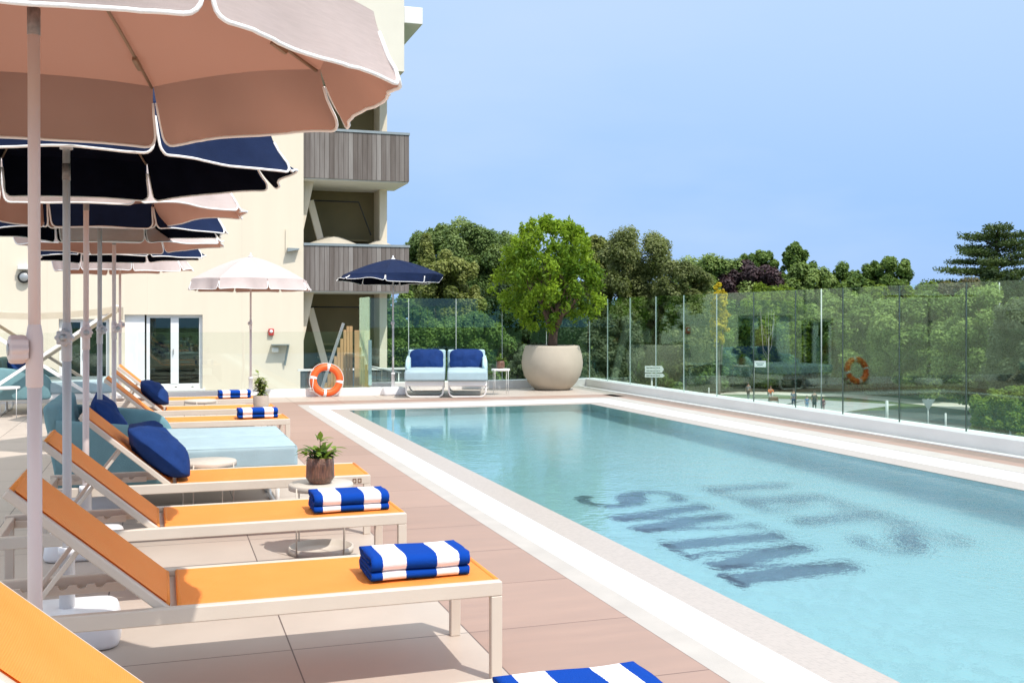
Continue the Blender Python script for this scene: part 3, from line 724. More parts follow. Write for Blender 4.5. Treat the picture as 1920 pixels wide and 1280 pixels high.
# ------------------------------------------------------------------ side tables
def make_table(h=.40, r=.185, tray=True, mat=None, cat='side table'):
    mat = mat or M['table']
    t = thing('side_table', '', cat)
    m = MB(); m.lathe([(1e-4, h), (r - .006, h), (r, h - .006), (r, h - .034), (r - .006, h - .036), (r - .008, h - .030), (1e-4, h - .012)], 40); m.build('tabletop', mat, t)
    if tray:
        m = MB(); m.lathe([(1e-4, .006), (r - .010, .006), (r - .010, .038), (r, .038), (r, .002), (1e-4, .002)], 40); m.build('tray', mat, t)
    for k in range(4):
        a = R(35 + 90 * k); m = MB(); m.tube([((r + .002) * math.cos(a), (r + .002) * math.sin(a), .0), ((r + .002) * math.cos(a), (r + .002) * math.sin(a), h - .01)], .0045, 8); m.build('leg', mat, t)
    return t
SG = 'round side tables between the loungers'
st = make_table(); st.location = (.87, 6.12, 0); st['label'] = 'round sand coloured side table holding the brown pot, between the third and fourth loungers'; st['group'] = SG
dup(st, 'empty round side table between the fourth lounger and the blue daybeds', (.29, 7.33, 0), .4)
dup(st, 'round side table under the leafy grey pot beyond the daybeds', (.98, 11.39, 0), .2)
dup(st, 'empty round side table between the two farthest loungers', (.42, 12.80, 0), .7)
wt_ = make_table(.46, .165, False, M['metal_w']); wt_.location = (5.69, 17.75, 0); wt_['label'] = 'small round white table with thin legs beside the right blue seat at the far end'
dup(wt_, 'small white table with thin legs under the white X braces at the left edge', (-2.02, 15.75, 0), .3, (1.05, 1.05, .92))

# ------------------------------------------------------------------ umbrellas
def make_umbrella(loc, colour, seed, label, group, zr=2.15, zt=2.48, Rr=1.0, rot=22.5, wind=(1, .25), lean=0., knob=200., drop=.2, detail=1., flare0=6., flare1=34., run=None):
    rnd = random.Random(seed)
    pink = colour == 'pink'; cloth = M[colour]; pole = M['pole_p'] if pink else M['pole_g']
    t = thing('parasol', label, 'parasol', loc, 0., group)
    # base and pole
    m = MB()
    def se_(x, e): return math.copysign(abs(x) ** e, x)
    rings = [(.01, .0), (.225, .0), (.243, .006), (.25, .022), (.244, .07), (.236, .105), (.228, .122), (.212, .132), (.18, .136), (.07, .138), (.01, .138)]
    nb_ = 64
    r_k = .86
    vs = [(r_k * r_ * se_(math.cos(2 * PI * k / nb_), .32), r_k * r_ * se_(math.sin(2 * PI * k / nb_), .32), z_) for r_, z_ in rings for k in range(nb_)]
    m.add(vs, [(i * nb_ + k, i * nb_ + (k + 1) % nb_, (i + 1) * nb_ + (k + 1) % nb_, (i + 1) * nb_ + k) for i in range(len(rings) - 1) for k in range(nb_)], 0, True)
    m.build('base', M['plastic_w'], t)
    m = MB(); m.tube([(0, 0, .10), (0, 0, .36)], .031, 16); m.lathe([(.031, .36), (.036, .36), (.036, .39), (.028, .392), (.02, .392)], 16); m.build('sleeve', M['plastic_w'], t)
    top = zt - .02
    def ax(z): return (lean * (z - .4), 0, z)
    m = MB(); m.tube([ax(.12), ax(1.2)], .0180, 18); m.build('lower_pole', pole, t)
    m = MB(); m.tube([ax(1.19), ax(top)], .0152, 18); m.build('upper_pole', pole, t)
    m = MB(); m.lathe([(.018, 1.17), (.0212, 1.175), (.0212, 1.30), (.0165, 1.33), (.015, 1.335)], 18, (ax(1.25)[0], 0, 0))
    m.build('joint', pole, t)
    a = R(knob); ca, sa = math.cos(a), math.sin(a); m = MB()
    def kp(r, w, th): return Vector(ax(1.27)) + Vector((ca * w, sa * w, 0)) + Vector((-sa, ca, 0)) * (r * math.cos(th)) + Vector((0, 0, r * math.sin(th)))
    nk = 36; rr = [.034 + .0035 * math.cos(8 * 2 * PI * k / nk) for k in range(nk)]
    rings = [(.9, .018), (1, .028), (1, .056), (.88, .062), (.02, .062)]
    vs = [kp(rr[k] * s, w, 2 * PI * k / nk) for s, w in rings for k in range(nk)]
    m.add(vs, [(i * nk + k, i * nk + (k + 1) % nk, (i + 1) * nk + (k + 1) % nk, (i + 1) * nk + k) for i in range(len(rings) - 1) for k in range(nk)], 0, True)
    kb = m.build('knob', pole, t)
    m = MB(); m.add([kp(.016 * s, w, 2 * PI * k / 20) for s, w in ((1, .0625), (1, .065), (.02, .065)) for k in range(20)], [(i * 20 + k, i * 20 + (k + 1) % 20, (i + 1) * 20 + (k + 1) % 20, (i + 1) * 20 + k) for i in range(2) for k in range(20)], 0, True)
    m.build('knob_cap', M['steel'], kb)
    m = MB(); zb_ = (run or zr + .05) - .13; m.tube([ax(zb_), ax(zb_ + .07)], .0164, 18); m.build('pole_band', M['label_g'], t)
    m = MB(); run = run or zr + .05; m.lathe([(.015, run), (.026, run), (.026, run + .09), (.022, run + .095), (.017, run + .095)], 20, (ax(run)[0], 0, 0)); m.build('runner', pole, t)
    tx = ax(zt)[0]
    m = MB(); m.lathe([(1e-4, zt + .065), (.012, zt + .06), (.016, zt + .045), (.012, zt + .03), (.035, zt + .012), (.045, zt - .004), (1e-4, zt - .004)], 16, (tx, 0, 0)); m.build('finial', M['plastic_w'], t)
    # canopy
    K = 8
    cor = [R(rot + 360 / K * k) for k in range(K)]
    def crown(tt, an): return tx + Rr * tt * math.cos(an), Rr * tt * math.sin(an)
    def surf(k, s, tt):
        a0, a1 = cor[k], cor[k] + 2 * PI / K
        p0 = Vector((math.cos(a0), math.sin(a0))); p1 = Vector((math.cos(a1), math.sin(a1)))
        q = (p0 * (1 - s) + p1 * s) * Rr * tt
        sag = 4 * s * (1 - s)
        z = zt - (zt - zr) * tt ** 1.45 - .022 * sag * math.sin(PI * min(tt, 1) * .9) + .018 * sag * tt ** 4
        q *= 1 - .02 * sag * tt ** 3
        return Vector((tx + q.x, q.y, z + .003 * noise.noise(Vector((q.x * 4, q.y * 4, seed)))))
    m = MB()
    for k in range(K): m.grid(lambda u, v: surf(k, v, .015 + u * .985), 12, 10)
    mats = [cloth, M['navy_shade']]
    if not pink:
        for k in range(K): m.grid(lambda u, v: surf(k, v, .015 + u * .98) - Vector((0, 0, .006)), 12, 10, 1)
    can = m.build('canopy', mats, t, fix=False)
    wd = Vector((wind[0], wind[1])).normalized()
    flaps = MB(); pip = MB()
    nv, ns = 7, 36
    fls, par = [], []
    for k in range(K):
        am = cor[k] + PI / K; out = Vector((math.cos(am), math.sin(am)))
        fls.append(flare0 + flare1 * max(-.55, out.dot(wd)) * rnd.uniform(.75, 1.2) + rnd.uniform(-4, 4))
        par.append((rnd.uniform(0, 6), rnd.uniform(.008, .02), drop * rnd.uniform(.97, 1.03), rnd.uniform(-1, 1)))
    for k in range(K):
        am = cor[k] + PI / K; out = Vector((math.cos(am), math.sin(am)))
        ph, amp, D, kink = par[k]
        f_l, f_m, f_r = (fls[k - 1] + fls[k]) / 2, fls[k], (fls[k] + fls[(k + 1) % K]) / 2
        def flap(s, v):
            e = min(s, 1 - s); c = .05
            rd = 1. if e > c else math.sqrt(max(0., 1 - (1 - e / c) ** 2)) * .24 + .76
            dd = D * (rd if v > 0 else 1) * v if e <= c else D * v
            s2 = .5 + (s - .5) * (1 - .030 * v ** .6)
            p = surf(k, s2, 1.0)
            w = 4 * s * (1 - s); fl = f_m * w + (1 - w) * (f_l if s < .5 else f_r)
            f = R(fl * (.6 + .4 * v) + 5 * kink * (s - .5) * v + 5 * w * math.sin(ph * 1.7 + s * 5) * v)
            an = cor[k] + 2 * PI / K * s2; rad = Vector((math.cos(an), math.sin(an)))
            o2 = dd * math.sin(f) + amp * v * (w + .25) * math.sin(ph + s * 9.5) + v * (.006 * noise.noise(Vector((s * 14, v * 3, seed + k))) + .004 * noise.noise(Vector((s * 38, v * 2, seed - k))))
            return Vector((p.x + rad.x * o2, p.y + rad.y * o2, p.z - dd * math.cos(f)))
        flaps.grid(lambda u, v: flap(.5 - .5 * math.cos(PI * v), u), nv, ns)
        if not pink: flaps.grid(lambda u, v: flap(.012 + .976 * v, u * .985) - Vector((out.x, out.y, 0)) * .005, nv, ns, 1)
        path = [flap(0.0, v) for v in (.35, .6, .8)] + [flap(.5 - .5 * math.cos(PI * i / 34), 1.) for i in range(35)] + [flap(1.0, v) for v in (.8, .6, .35)]
        pip.tube(path, .0052, 6)
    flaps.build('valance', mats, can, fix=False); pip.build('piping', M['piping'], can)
    for k in range(K):
        m = MB(); pts = [surf(k, 0., .05 + .935 * i / 8) - Vector((0, 0, .014)) for i in range(9)]
        m.tube(pts, .0055, 6)
        rb = m.build('rib', M['rib'], t)
        p = surf(k, 0, .42) - Vector((0, 0, .014))
        m = MB(); m.tube([Vector((tx + .024 * math.cos(cor[k]), .024 * math.sin(cor[k]), run + .08)), p], .0045, 6)
        q = surf(k, 0, .80) - Vector((0, 0, .022)); q2 = surf(k, 0, .86) - Vector((0, 0, .022)); m.build('strut', M['rib'], rb); m = MB(); m.beam(q, q2, .014, .016); m.build('clip', M['rib'], rb)
    return t
UG = 'parasols in a row between the loungers'
def px_x(px, Y):
    u = (px - 960) / 1970; return Y * (FX + u * FY) / (FY - u * FX)
row = [(3.0, 66, 'pink', 'blush pink parasol nearest the viewer, filling the top left corner', -.002, 195),
       (4.78, 126, 'navy', 'navy parasol with white piping just behind the nearest pink one', -.002, 262),
       (6.50, 161, 'pink', 'blush pink parasol third in the row, behind the big navy one', .001, 275),
       (8.0, 187, 'navy', 'navy parasol fourth in the row, over the near blue daybed', 0, 290),
       (9.45, 214, 'pink', 'blush pink parasol fifth in the row, beyond the blue daybeds', 0, 300),
       (11.2, 213, 'navy', 'navy parasol sixth in the row, beyond the blue daybeds', 0, 300),
       (14.3, 225, 'pink', 'blush pink parasol last in the row, nearest the cream wall', 0, 310)]
for i, (Y, px, c, lab, ln, kn) in enumerate(row):
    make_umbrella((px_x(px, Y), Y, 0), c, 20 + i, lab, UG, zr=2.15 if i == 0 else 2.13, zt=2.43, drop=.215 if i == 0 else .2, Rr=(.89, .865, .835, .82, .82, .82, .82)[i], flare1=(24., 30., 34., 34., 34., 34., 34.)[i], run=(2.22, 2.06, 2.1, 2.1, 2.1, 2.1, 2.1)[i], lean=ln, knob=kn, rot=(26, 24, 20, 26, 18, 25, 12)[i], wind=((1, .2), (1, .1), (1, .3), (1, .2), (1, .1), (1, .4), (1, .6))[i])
make_umbrella((px_x(470, 17.7), 17.7, 0), 'pink', 41, 'blush pink parasol standing alone before the cream wall, left of the lifebuoy', 'parasols at the far end', zr=1.98, zt=2.36, Rr=.95, rot=11, wind=(1, .2), flare0=22, flare1=6, drop=.19, knob=250)
make_umbrella((px_x(737, 18.35), 18.35, 0), 'navy', 43, 'navy parasol with white piping behind the left blue seat at the far end', 'parasols at the far end', zr=2.12, zt=2.40, Rr=.90, rot=25, wind=(-1, -.2), flare0=4, flare1=62, drop=.16, knob=250)

# ------------------------------------------------------------------ daybeds
def make_daybed(side):
    """faces +X, arm on the given Y side; 0.70 wide, seat 1.6 long"""
    t = thing('daybed', '', 'daybed')
    W2 = .345
    m = MB()   # sled legs
    def sled(y):
        return [(.78, y, .28), (.78, y, .06), (.77, y, .025), (.74, y, .012)] 
    for x in (.74, -.62):
        s = 1 if x > 0 else -1
        pts = [(x, -W2 + .03, .25), (x, -W2 + .03, .10), (x, -W2 + .05, .05), (x, -W2 + .10, .018), (x, W2 - .10, .018), (x, W2 - .05, .05), (x, W2 - .03, .10), (x, W2 - .03, .25)]
        lg = MB(); lg.tube(pts, .014, 10); lg.build('leg', M['metal_w'], t)
    m.box((.07, 0, .245), (1.46, .66, .09), .01); m.build('frame', M['metal_w'], t)
    def se(x, e): return math.copysign(abs(x) ** e, x)
    def puff(p):
        x, y = p.x / .775, p.y / .342
        return p + Vector((0, 0, (.014 * (1 - x ** 4) * (1 - y ** 4) + .005 * noise.noise(Vector((x * 4, y * 3, side)))) * (1 if p.z > 0 else 0)))
    m = MB(); m.rbox((.105, 0, .375), (1.55, .684, .165), .032, 16, puff); sc_ = m.build('seat_cushion', M['aqua'], t)
    m = MB(); m.tube([(.105 + a_ * .765, b_ * .333, .447) for a_, b_ in ((-1, -1), (1, -1), (1, 1), (-1, 1))], .005, 6, True); m.build('piping', M['aqua'], sc_)
    def rake(p):
        return p + Vector((-.16 * (p.z + .21) + .012 * (1 - (p.y / .345) ** 2) * (1 if p.x > 0 else -.5) + .005 * noise.noise(Vector((p.y * 9, p.z * 9, side + 2))), 0, 0))
    m = MB(); m.rbox((-.66, 0, .51), (.10, .69, .54), .04, 10, rake); m.build('backrest', M['teal'], t)
    def arm(u, v):
        a = 2 * PI * u; cx_, sx_ = math.cos(a), math.sin(a)
        x = -.70 + .74 * v
        top = .68 - .08 * v - .10 * max(0, (v - .72) / .28) ** 2; bot = .22
        rr = 1. if v < .9 else math.sqrt(max(0, 1 - ((v - .9) / .1) ** 2))
        z = (top + bot) / 2 + (top - bot) / 2 * se(sx_, .3) * (.75 + .25 * rr)
        wr = .007 * noise.noise(Vector((x * 7, z * 11, side * 3)))
        return (x, side * .325 + (.045 * se(cx_, .45) + wr) * max(rr, .02), z)
    m = MB(); m.grid(arm, 28, 26); m.build('arm', M['teal'], t)
    return t
def make_sofa(side):
    """far pair: same frame seen from the front, woven back"""
    return make_daybed(side)
DG = 'blue daybeds in pairs'
da = make_daybed(-1); db = make_daybed(1)
def put(o, x, y, rz, lab, first=False):
    c = o if first else copy_tree(o); c.location = (x, y, 0); c.rotation_euler = (0, 0, rz); c['label'] = lab; c['group'] = DG; return c
put(da, .03, 7.88, 0, 'near blue daybed of the left pair, right behind the fourth lounger', True)
put(db, .03, 8.59, 0, 'far blue daybed of the left pair among the loungers', True)
put(da, -1.52, 16.35, 0, 'near blue daybed of the pair under the white X braces at the left edge')
put(db, -1.52, 17.06, 0, 'far blue daybed of the pair under the white X braces at the left edge')
AX = Vector((.262, .965, 0)); FR = R(-105.2)
f1, f2 = [Vector((*at(p_, 17.78)[:2], 0)) + AX * .86 for p_ in (796, 876.5)]
fa = put(da, f1.x, f1.y, FR, 'left of the two blue seats facing the pool at the far end')
fb = put(db, f2.x, f2.y, FR, 'right of the two blue seats facing the pool, beside the white table')
for r_ in (fa, fb):
    for ch in [x for x in bpy.data.objects if x.parent == r_]:
        if ch.name.startswith(('backrest', 'arm')):
            ch.data = ch.data.copy(); ch.data.materials[0] = M['woven']
# copies get the arm on the outer side: left seat (viewed from the front) keeps the arm at its left
# ------------------------------------------------------------------ cushions
def make_pillow(seed, w=.46, h=.36, th=.085):
    def P(u, v):
        a = 2 * PI * u; b = PI * (v - .5)
        def se(x, e): return math.copysign(abs(x) ** e, x)
        cx_, sx_, cb, sb = math.cos(a), math.sin(a), math.cos(b), math.sin(b)
        x = se(cx_, .55) * (abs(cb) ** .6); y = se(sx_, .55) * (abs(cb) ** .6)
        k = max(0., (1 - abs(x) ** 2.6)) ** .55 * max(0., (1 - abs(y) ** 2.6)) ** .55
        z = se(sb, 1) * (.12 + .88 * k)
        pin = 1 + .07 * (abs(x * y)) - .03
        w_ = noise.noise(Vector((x * 1.7, y * 1.7, seed + (3 if sb > 0 else 9)))) * .24 + noise.noise(Vector((x * 4.5, y * 2.2 + x, seed))) * .16 + noise.noise(Vector((x * 3 - y * 9, y * 3, seed + 5))) * .07
        return (x * w / 2 * pin, y * h / 2 * pin, th * (z + w_ * k))
    m = MB(); m.grid(P, 56, 30); return m
PG = 'navy cushions on loungers and daybeds'
def pillow(seed, loc, ux, nz, lab, **kw):
    o = make_pillow(seed, **kw).build('cushion', M['pillow'])
    ux = Vector(ux).normalized(); n = Vector(nz).normalized(); uy = n.cross(ux).normalized(); ux = uy.cross(n)
    o.matrix_world = Matrix.Translation(Vector(loc)) @ Matrix((ux, uy, n)).transposed().to_4x4()
    return tag(o, lab, 'cushion', PG)
bd = Vector((-.505, 0, .432)).normalized(); bn = Vector((.65, 0, .76))
pillow(1, (-.02, 6.80, .545), (0, 1, 0), bn, 'navy cushion leaning on the back of the fourth lounger, the largest in view', w=.50, h=.47, th=.115)
pillow(2, (-.08, 12.02, .55), (0, 1, 0), bn, 'navy cushion on the lounger back in front of the white window', w=.48, h=.38, th=.095)
pillow(3, (-.36, 7.98, .60), (.1, 1, 0), (.86, 0, .45), 'navy cushion on the near daybed of the left pair', w=.48, h=.42, th=.10)
pillow(4, (-.40, 8.62, .60), (-.1, 1, 0), (.9, 0, .42), 'navy cushion on the far daybed of the left pair', w=.46, h=.40, th=.09)
pillow(5, (-1.95, 16.35, .60), (.1, 1, 0), (.86, 0, .45), 'navy cushion on the near daybed at the left edge', w=.46, h=.42, th=.1)
pillow(6, (-1.93, 17.02, .60), (-.1, 1, 0), (.9, 0, .42), 'navy cushion on the far daybed at the left edge', w=.46, h=.42, th=.1)
q1, q2 = f1 + AX * .47 + Vector((0, 0, .60)), f2 + AX * .47 + Vector((0, 0, .60)); pn = (-.262 * .94, -.965 * .94, .32)
pillow(7, q1, (.965, -.262, 0), pn, 'navy cushion on the left blue seat at the far end', w=.62, h=.42, th=.085)
pillow(8, q2, (.965, -.262, 0), pn, 'navy cushion on the right blue seat at the far end', w=.62, h=.42, th=.085)

# ------------------------------------------------------------------ potted plants
def leaf(mb, base, dirv, ln, wd, droop, tone, rnd, fold=.25):
    """a curved pointed leaf of 4 segments"""
    d = Vector(dirv).normalized(); side = d.cross(Vector((0, 0, 1)))
    if side.length < .05: side = Vector((1, 0, 0))
    side.normalize(); p = Vector(base); vs = []; n = 4
    prof = [.25, .85, 1., .65, .03]
    for i in range(n + 1):
        up = side.cross(d).normalized()
        w = wd * prof[i] / 2
        vs += [p - side * w + up * w * fold, p + Vector((0, 0, 0)), p + side * w + up * w * fold]
        d = (d + Vector((0, 0, -droop / n))).normalized(); p = p + d * ln / n
    fs = []
    for i in range(n):
        a = i * 3; fs += [(a, a + 1, a + 4, a + 3), (a + 1, a + 2, a + 5, a + 4)]
    mb.add(vs, fs, 0, True, [min(1., max(.01, tone + rnd.uniform(-.15, .15))) for _ in fs])

def pot_plant(loc, lab, kind, scale=1.):
    rnd = random.Random(sum(map(ord, lab))); t = thing('potted_plant', lab, 'potted plant', loc); t.scale = (scale,) * 3
    if kind == 'brown':
        m = MB(); m.lathe([(1e-4, 0), (.052, 0), (.060, .004), (.078, .030), (.083, .040), (.0815, .046), (.080, .10), (.076, .150), (.072, .152), (.070, .135), (1e-4, .130)], 40); m.build('pot', M['pot_brown'], t)
        m = MB(); m.lathe([(.0705, .134), (.05, .138), (1e-4, .136)], 24); m.build('soil', M['soil'], t)
        f = MB(); s_ = MB()
        for k in range(30):
            a = rnd.uniform(0, 2 * PI); el = rnd.uniform(.15, 1.3); r0 = rnd.uniform(0, .035); h0 = rnd.uniform(.13, .18)
            b = (r0 * math.cos(a), r0 * math.sin(a), h0)
            leaf(f, b, (math.cos(a) * math.cos(el), math.sin(a) * math.cos(el), math.sin(el)), rnd.uniform(.06, .115), rnd.uniform(.028, .042), rnd.uniform(.3, 1.1), rnd.choice((.1, .25, .4, .75)), rnd)
        for (dx, dy, h) in ((.0, 0, .25), (.05, -.02, .19), (-.055, .01, .18), (.085, 0, .20), (-.08, -.01, .2), (-.03, -.03, .21)):
            s_.tube([(0, 0, .13), (dx * .4, dy * .4, h * .75), (dx, dy, h)], [.0035, .003, .002], 6)
            for q in range(4):
                a = rnd.uniform(0, 6.3) if q else math.atan2(dy, dx)
                leaf(f, (dx, dy, h - .012 * q), (math.cos(a), math.sin(a), rnd.uniform(.1, .9)), rnd.uniform(.05, .085), rnd.uniform(.022, .034), rnd.uniform(.3, .9), rnd.choice((.2, .4, .8)), rnd)
        for a, l in ((2.9, .13), (3.5, .12), (.1, .14), (.5, .12)):
            leaf(f, (0, 0, .17), (math.cos(a), math.sin(a), .55), l, .026, 1.0, .35, rnd)
        leaf(f, (.0, 0, .25), (.0, -.3, 1), .055, .034, -.2, .6, rnd); leaf(f, (-.012, 0, .245), (-.4, .2, 1), .045, .026, 0, .4, rnd)
        s_.build('stem', M['bark'], t); f.build('leaves', LEAF['house'], t)
    elif kind == 'grey':
        m = MB(); m.lathe([(1e-4, 0), (.070, 0), (.078, .006), (.081, .05), (.082, .135), (.079, .14), (.074, .138), (.073, .122), (1e-4, .12)], 36); m.build('pot', M['pot_grey'], t)
        m = MB(); m.lathe([(.0735, .122), (.05, .127), (1e-4, .124)], 24); m.build('soil', M['soil'], t)
        f = MB(); s_ = MB()
        for k in range(9):
            a = rnd.uniform(0, 6.3); r = rnd.uniform(.01, .07); h = rnd.uniform(.27, .38); tx, ty = r * 1.7 * math.cos(a), r * 1.5 * math.sin(a)
            s_.tube([(tx * .3, ty * .3, .12), (tx * .8, ty * .8, h * .7), (tx, ty, h)], [.004, .0035, .002], 6)
            for q in range(17):
                z = .14 + (h - .13) * q / 16; b = (tx * (.4 + .6 * q / 16), ty * (.4 + .6 * q / 16), z); aa = rnd.uniform(0, 6.3)
                leaf(f, b, (math.cos(aa), math.sin(aa), rnd.uniform(-.1, .9)), rnd.uniform(.06, .095), rnd.uniform(.028, .04), rnd.uniform(.2, .9), rnd.choice((.1, .3, .6, .9)), rnd)
        s_.build('stem', M['bark'], t); f.build('leaves', LEAF['varieg'], t)
    return t
pot_plant((.862, 6.10, .40), 'brown glazed pot with trailing green leaves on the near side table', 'brown')
pot_plant((.985, 11.36, .40), 'pale grey pot with bushy variegated leaves on a side table by the far loungers', 'grey')
pot_plant((5.69, 17.76, .46), 'small brown pot with bright green leaves on the white table by the planter', 'brown', .92)

# ------------------------------------------------------------------ planter tree
pl = tag(MB().lathe([(1e-4, 0), (.30, 0), (.335, .012), (.45, .13), (.535, .27), (.575, .42), (.583, .52), (.565, .66), (.525, .80), (.515, .835), (.495, .842), (.475, .835), (.475, .76), (1e-4, .74)], 72).build('planter', M['pot_stone'], loc=(7.03, 18.72, 0)), 'big round sand coloured planter at the far corner of the pool', 'planter')
m = MB(); m.lathe([(.476, .762), (.3, .785), (1e-4, .80)], 32); m.build('soil', M['soil'], pl)
def planter_tree():
    rnd = random.Random(5)
    t = thing('small_tree', 'bright green leafy tree growing in the big round planter', 'tree', (7.03, 18.72, .78))
    tr = MB(); tips = []
    def grow(p, d, ln, r, lev):
        p = Vector(p); pts = [p.copy()]; rs = [r]; d = Vector(d).normalized()
        for i in range(5):
            d = (d + Vector((rnd.uniform(-.18, .18), rnd.uniform(-.18, .18), rnd.uniform(-.02, .14)))).normalized(); p = p + d * ln / 5; pts.append(p.copy()); rs.append(r * (1 - .45 * (i + 1) / 5))
        tr.tube(pts, rs, 8)
        if lev < 3:
            for k in range(3 if lev < 2 else 3):
                a = rnd.uniform(0, 6.3); q = pts[rnd.choice((3, 4, 5))] if k else pts[-1]
                grow(q, d * .75 + Vector((math.cos(a), math.sin(a), rnd.uniform(-.1, .5))) * .75, ln * rnd.uniform(.6, .8), rs[-1] * .8, lev + 1)
        if lev >= 1: tips.extend([pts[-1], pts[3]] if lev < 3 else [pts[-1], pts[2]])
    for (dx, dy, l, r) in ((.05, 0, .45, .085),):
        tr.tube([(0, 0, -.03), (.01, 0, .12), (.02, 0, .28), (.03, 0, .36)], [.105, .09, .085, .09], 10)
    for a, tilt in ((.3, .75), (1.7, .6), (2.8, .8), (3.9, .55), (5.2, .75), (0, .1)):
        grow((.03, 0, .30), (math.cos(a) * tilt, math.sin(a) * tilt, 1), .62, .055, 0)
    tr.build('trunk', M['bark'], t)
    C = Vector((-.06, 0, 1.28)); RX, RZ = 1.10, 1.03; C_, R_, T_ = [], [], []
    for k in range(330):
        v = Vector((rnd.gauss(0, 1), rnd.gauss(0, 1), rnd.gauss(0, 1))).normalized()
        if v.z < -.62 and rnd.random() < .6: continue
        big = noise.noise(v * 1.9 + Vector((3, 1, 7))) * 1.15
        if k % 5 and noise.noise(v * 2.6 + Vector((9, 2, 4))) < -.17: continue
        rr = (1.0 + .30 * big) * (rnd.uniform(.35, .7) if k % 5 == 0 else rnd.uniform(.72, .95))
        C_.append(C + Vector((v.x * RX * rr, v.y * RX * rr, v.z * RZ * rr))); R_.append(rnd.uniform(.08, .17)); T_.append(min(.85, max(.05, .38 + big * .7 + rnd.uniform(-.22, .3))))
    for k in range(60):   # shoots that stand out of the crown
        a = rnd.uniform(0, 6.3); r = rnd.uniform(0, .8); c = C + Vector((r * math.cos(a), r * math.sin(a), 1.0 * math.sqrt(max(.05, 1 - r * r)) + rnd.uniform(-.02, .12)))
        for q in range(3): C_.append(c + Vector((rnd.uniform(-.02, .02), 0, .07 * q))); R_.append(.075 - .016 * q); T_.append(.7)
    me = leaf_cloud('crown', C_, R_, T_, 105, .092, LEAF['bright'], np.random.RandomState(4), up=.25, width=.2, ref=.15, shell=(.15, 1.25), rough=.8)
    o = bpy.data.objects.new('crown', me); COL.objects.link(o); o.parent = t
planter_tree()

# ------------------------------------------------------------------ lifebuoy
lb = thing('lifebuoy', 'orange lifebuoy with white bands leaning on the glass at the far end', 'lifebuoy', (2.69, 18.27, 0))
RM, rm = .226, .060
lbr = Matrix.Rotation(R(-10), 3, 'X')
def ringp(a, R_=RM, off=(0, 0)): return lbr @ Vector((R_ * math.cos(a), off[1], R_ * math.sin(a))) + Vector((0, 0, .286))
m = MB(); m.tube([ringp(2 * PI * k / 64) for k in range(64)], rm, 18, True); m.build('ring', M['orange_buoy'], lb)
for a in (80, 170, 262, 350):
    m = MB(); m.tube([ringp(R(a - 5.5 + 2.75 * k)) for k in range(5)], rm + .0025, 18); m.build('band', M['rim'], lb)
m = MB()
for k in range(4):
    a0, a1 = (80, 170, 262, 350)[k], (170, 262, 350, 440)[k]
    m.tube([ringp(R(a0 + (a1 - a0) * i / 14), RM + rm + .004 + .012 * math.sin(PI * i / 14)) for i in range(15)], .006, 6)
m.tube([ringp(R(170), RM - .0, (0, 0)) + Vector((-.01, -.075, 0)), Vector((-.25, -.09, .16)), Vector((-.22, -.085, .10)), Vector((-.30, -.08, .11)), Vector((-.27, -.06, .16)), Vector((-.34, -.05, .15))], .007, 6)
m.build('rope', M['rope'], lb)

# ------------------------------------------------------------------ shade frame at the left edge
pg = thing('shade_frame', 'white X braced frame with a sailcloth roof over the daybeds at the left edge', 'shade frame', (-1.62, 16.75, 0))
for y, mat in ((-.88, 'metal_w'), (.88, 'metal_w')):
    m = MB(); m.beam((-1.12, y - .025, .02), (1.02, y - .025, 1.52), .045, .07, .004, up=(0, 1, 0)); m.build('brace', M['lounger'] if y > 0 else M['metal_w'], pg)  # rear braces of the white frame take a tan tone as painted shade
    m = MB(); m.beam((-1.12, y + .025, 1.50), (1.02, y + .025, .02), .045, .07, .004, up=(0, 1, 0)); m.build('brace', M['lounger'] if y > 0 else M['metal_w'], pg)
for x in (-1.1, 1.0):
    m = MB(); m.tube([(x, -.95, 1.52), (x, .95, 1.52)], .025, 10); m.build('roof_bar', M['metal_w'], pg)
def roof(u, v):
    x = -1.12 + 2.14 * u; y = -.95 + 1.9 * v
    return (x, y, 1.525 - .10 * math.sin(PI * u) + .01 * noise.noise(Vector((x * 3, y * 3, 1))))
m = MB(); m.grid(roof, 20, 10)
m.grid(lambda u, v: (roof(u, 0)[0], -.955, roof(u, 0)[2] - .09 * v), 20, 2); m.grid(lambda u, v: (1.03, -.95 + 1.9 * u, 1.525 - .20 * v), 10, 2)
m.grid(lambda u, v: (-1.13 - .02 * v, -.95 + 1.9 * u, 1.525 - .75 * v + .01 * math.sin(9 * u)), 14, 6)
m.build('sailcloth', M['cloth_w'], pg)

# ------------------------------------------------------------------ building
BY = 26.
b = thing('hotel_building', 'cream rendered building with weathered wood balconies and an open stair tower', 'building', (0, BY, -1))
def part(mb, name, mat, par=None): return mb.build(name, mat, par or b)
bz = lambda z: z + 1      # local z
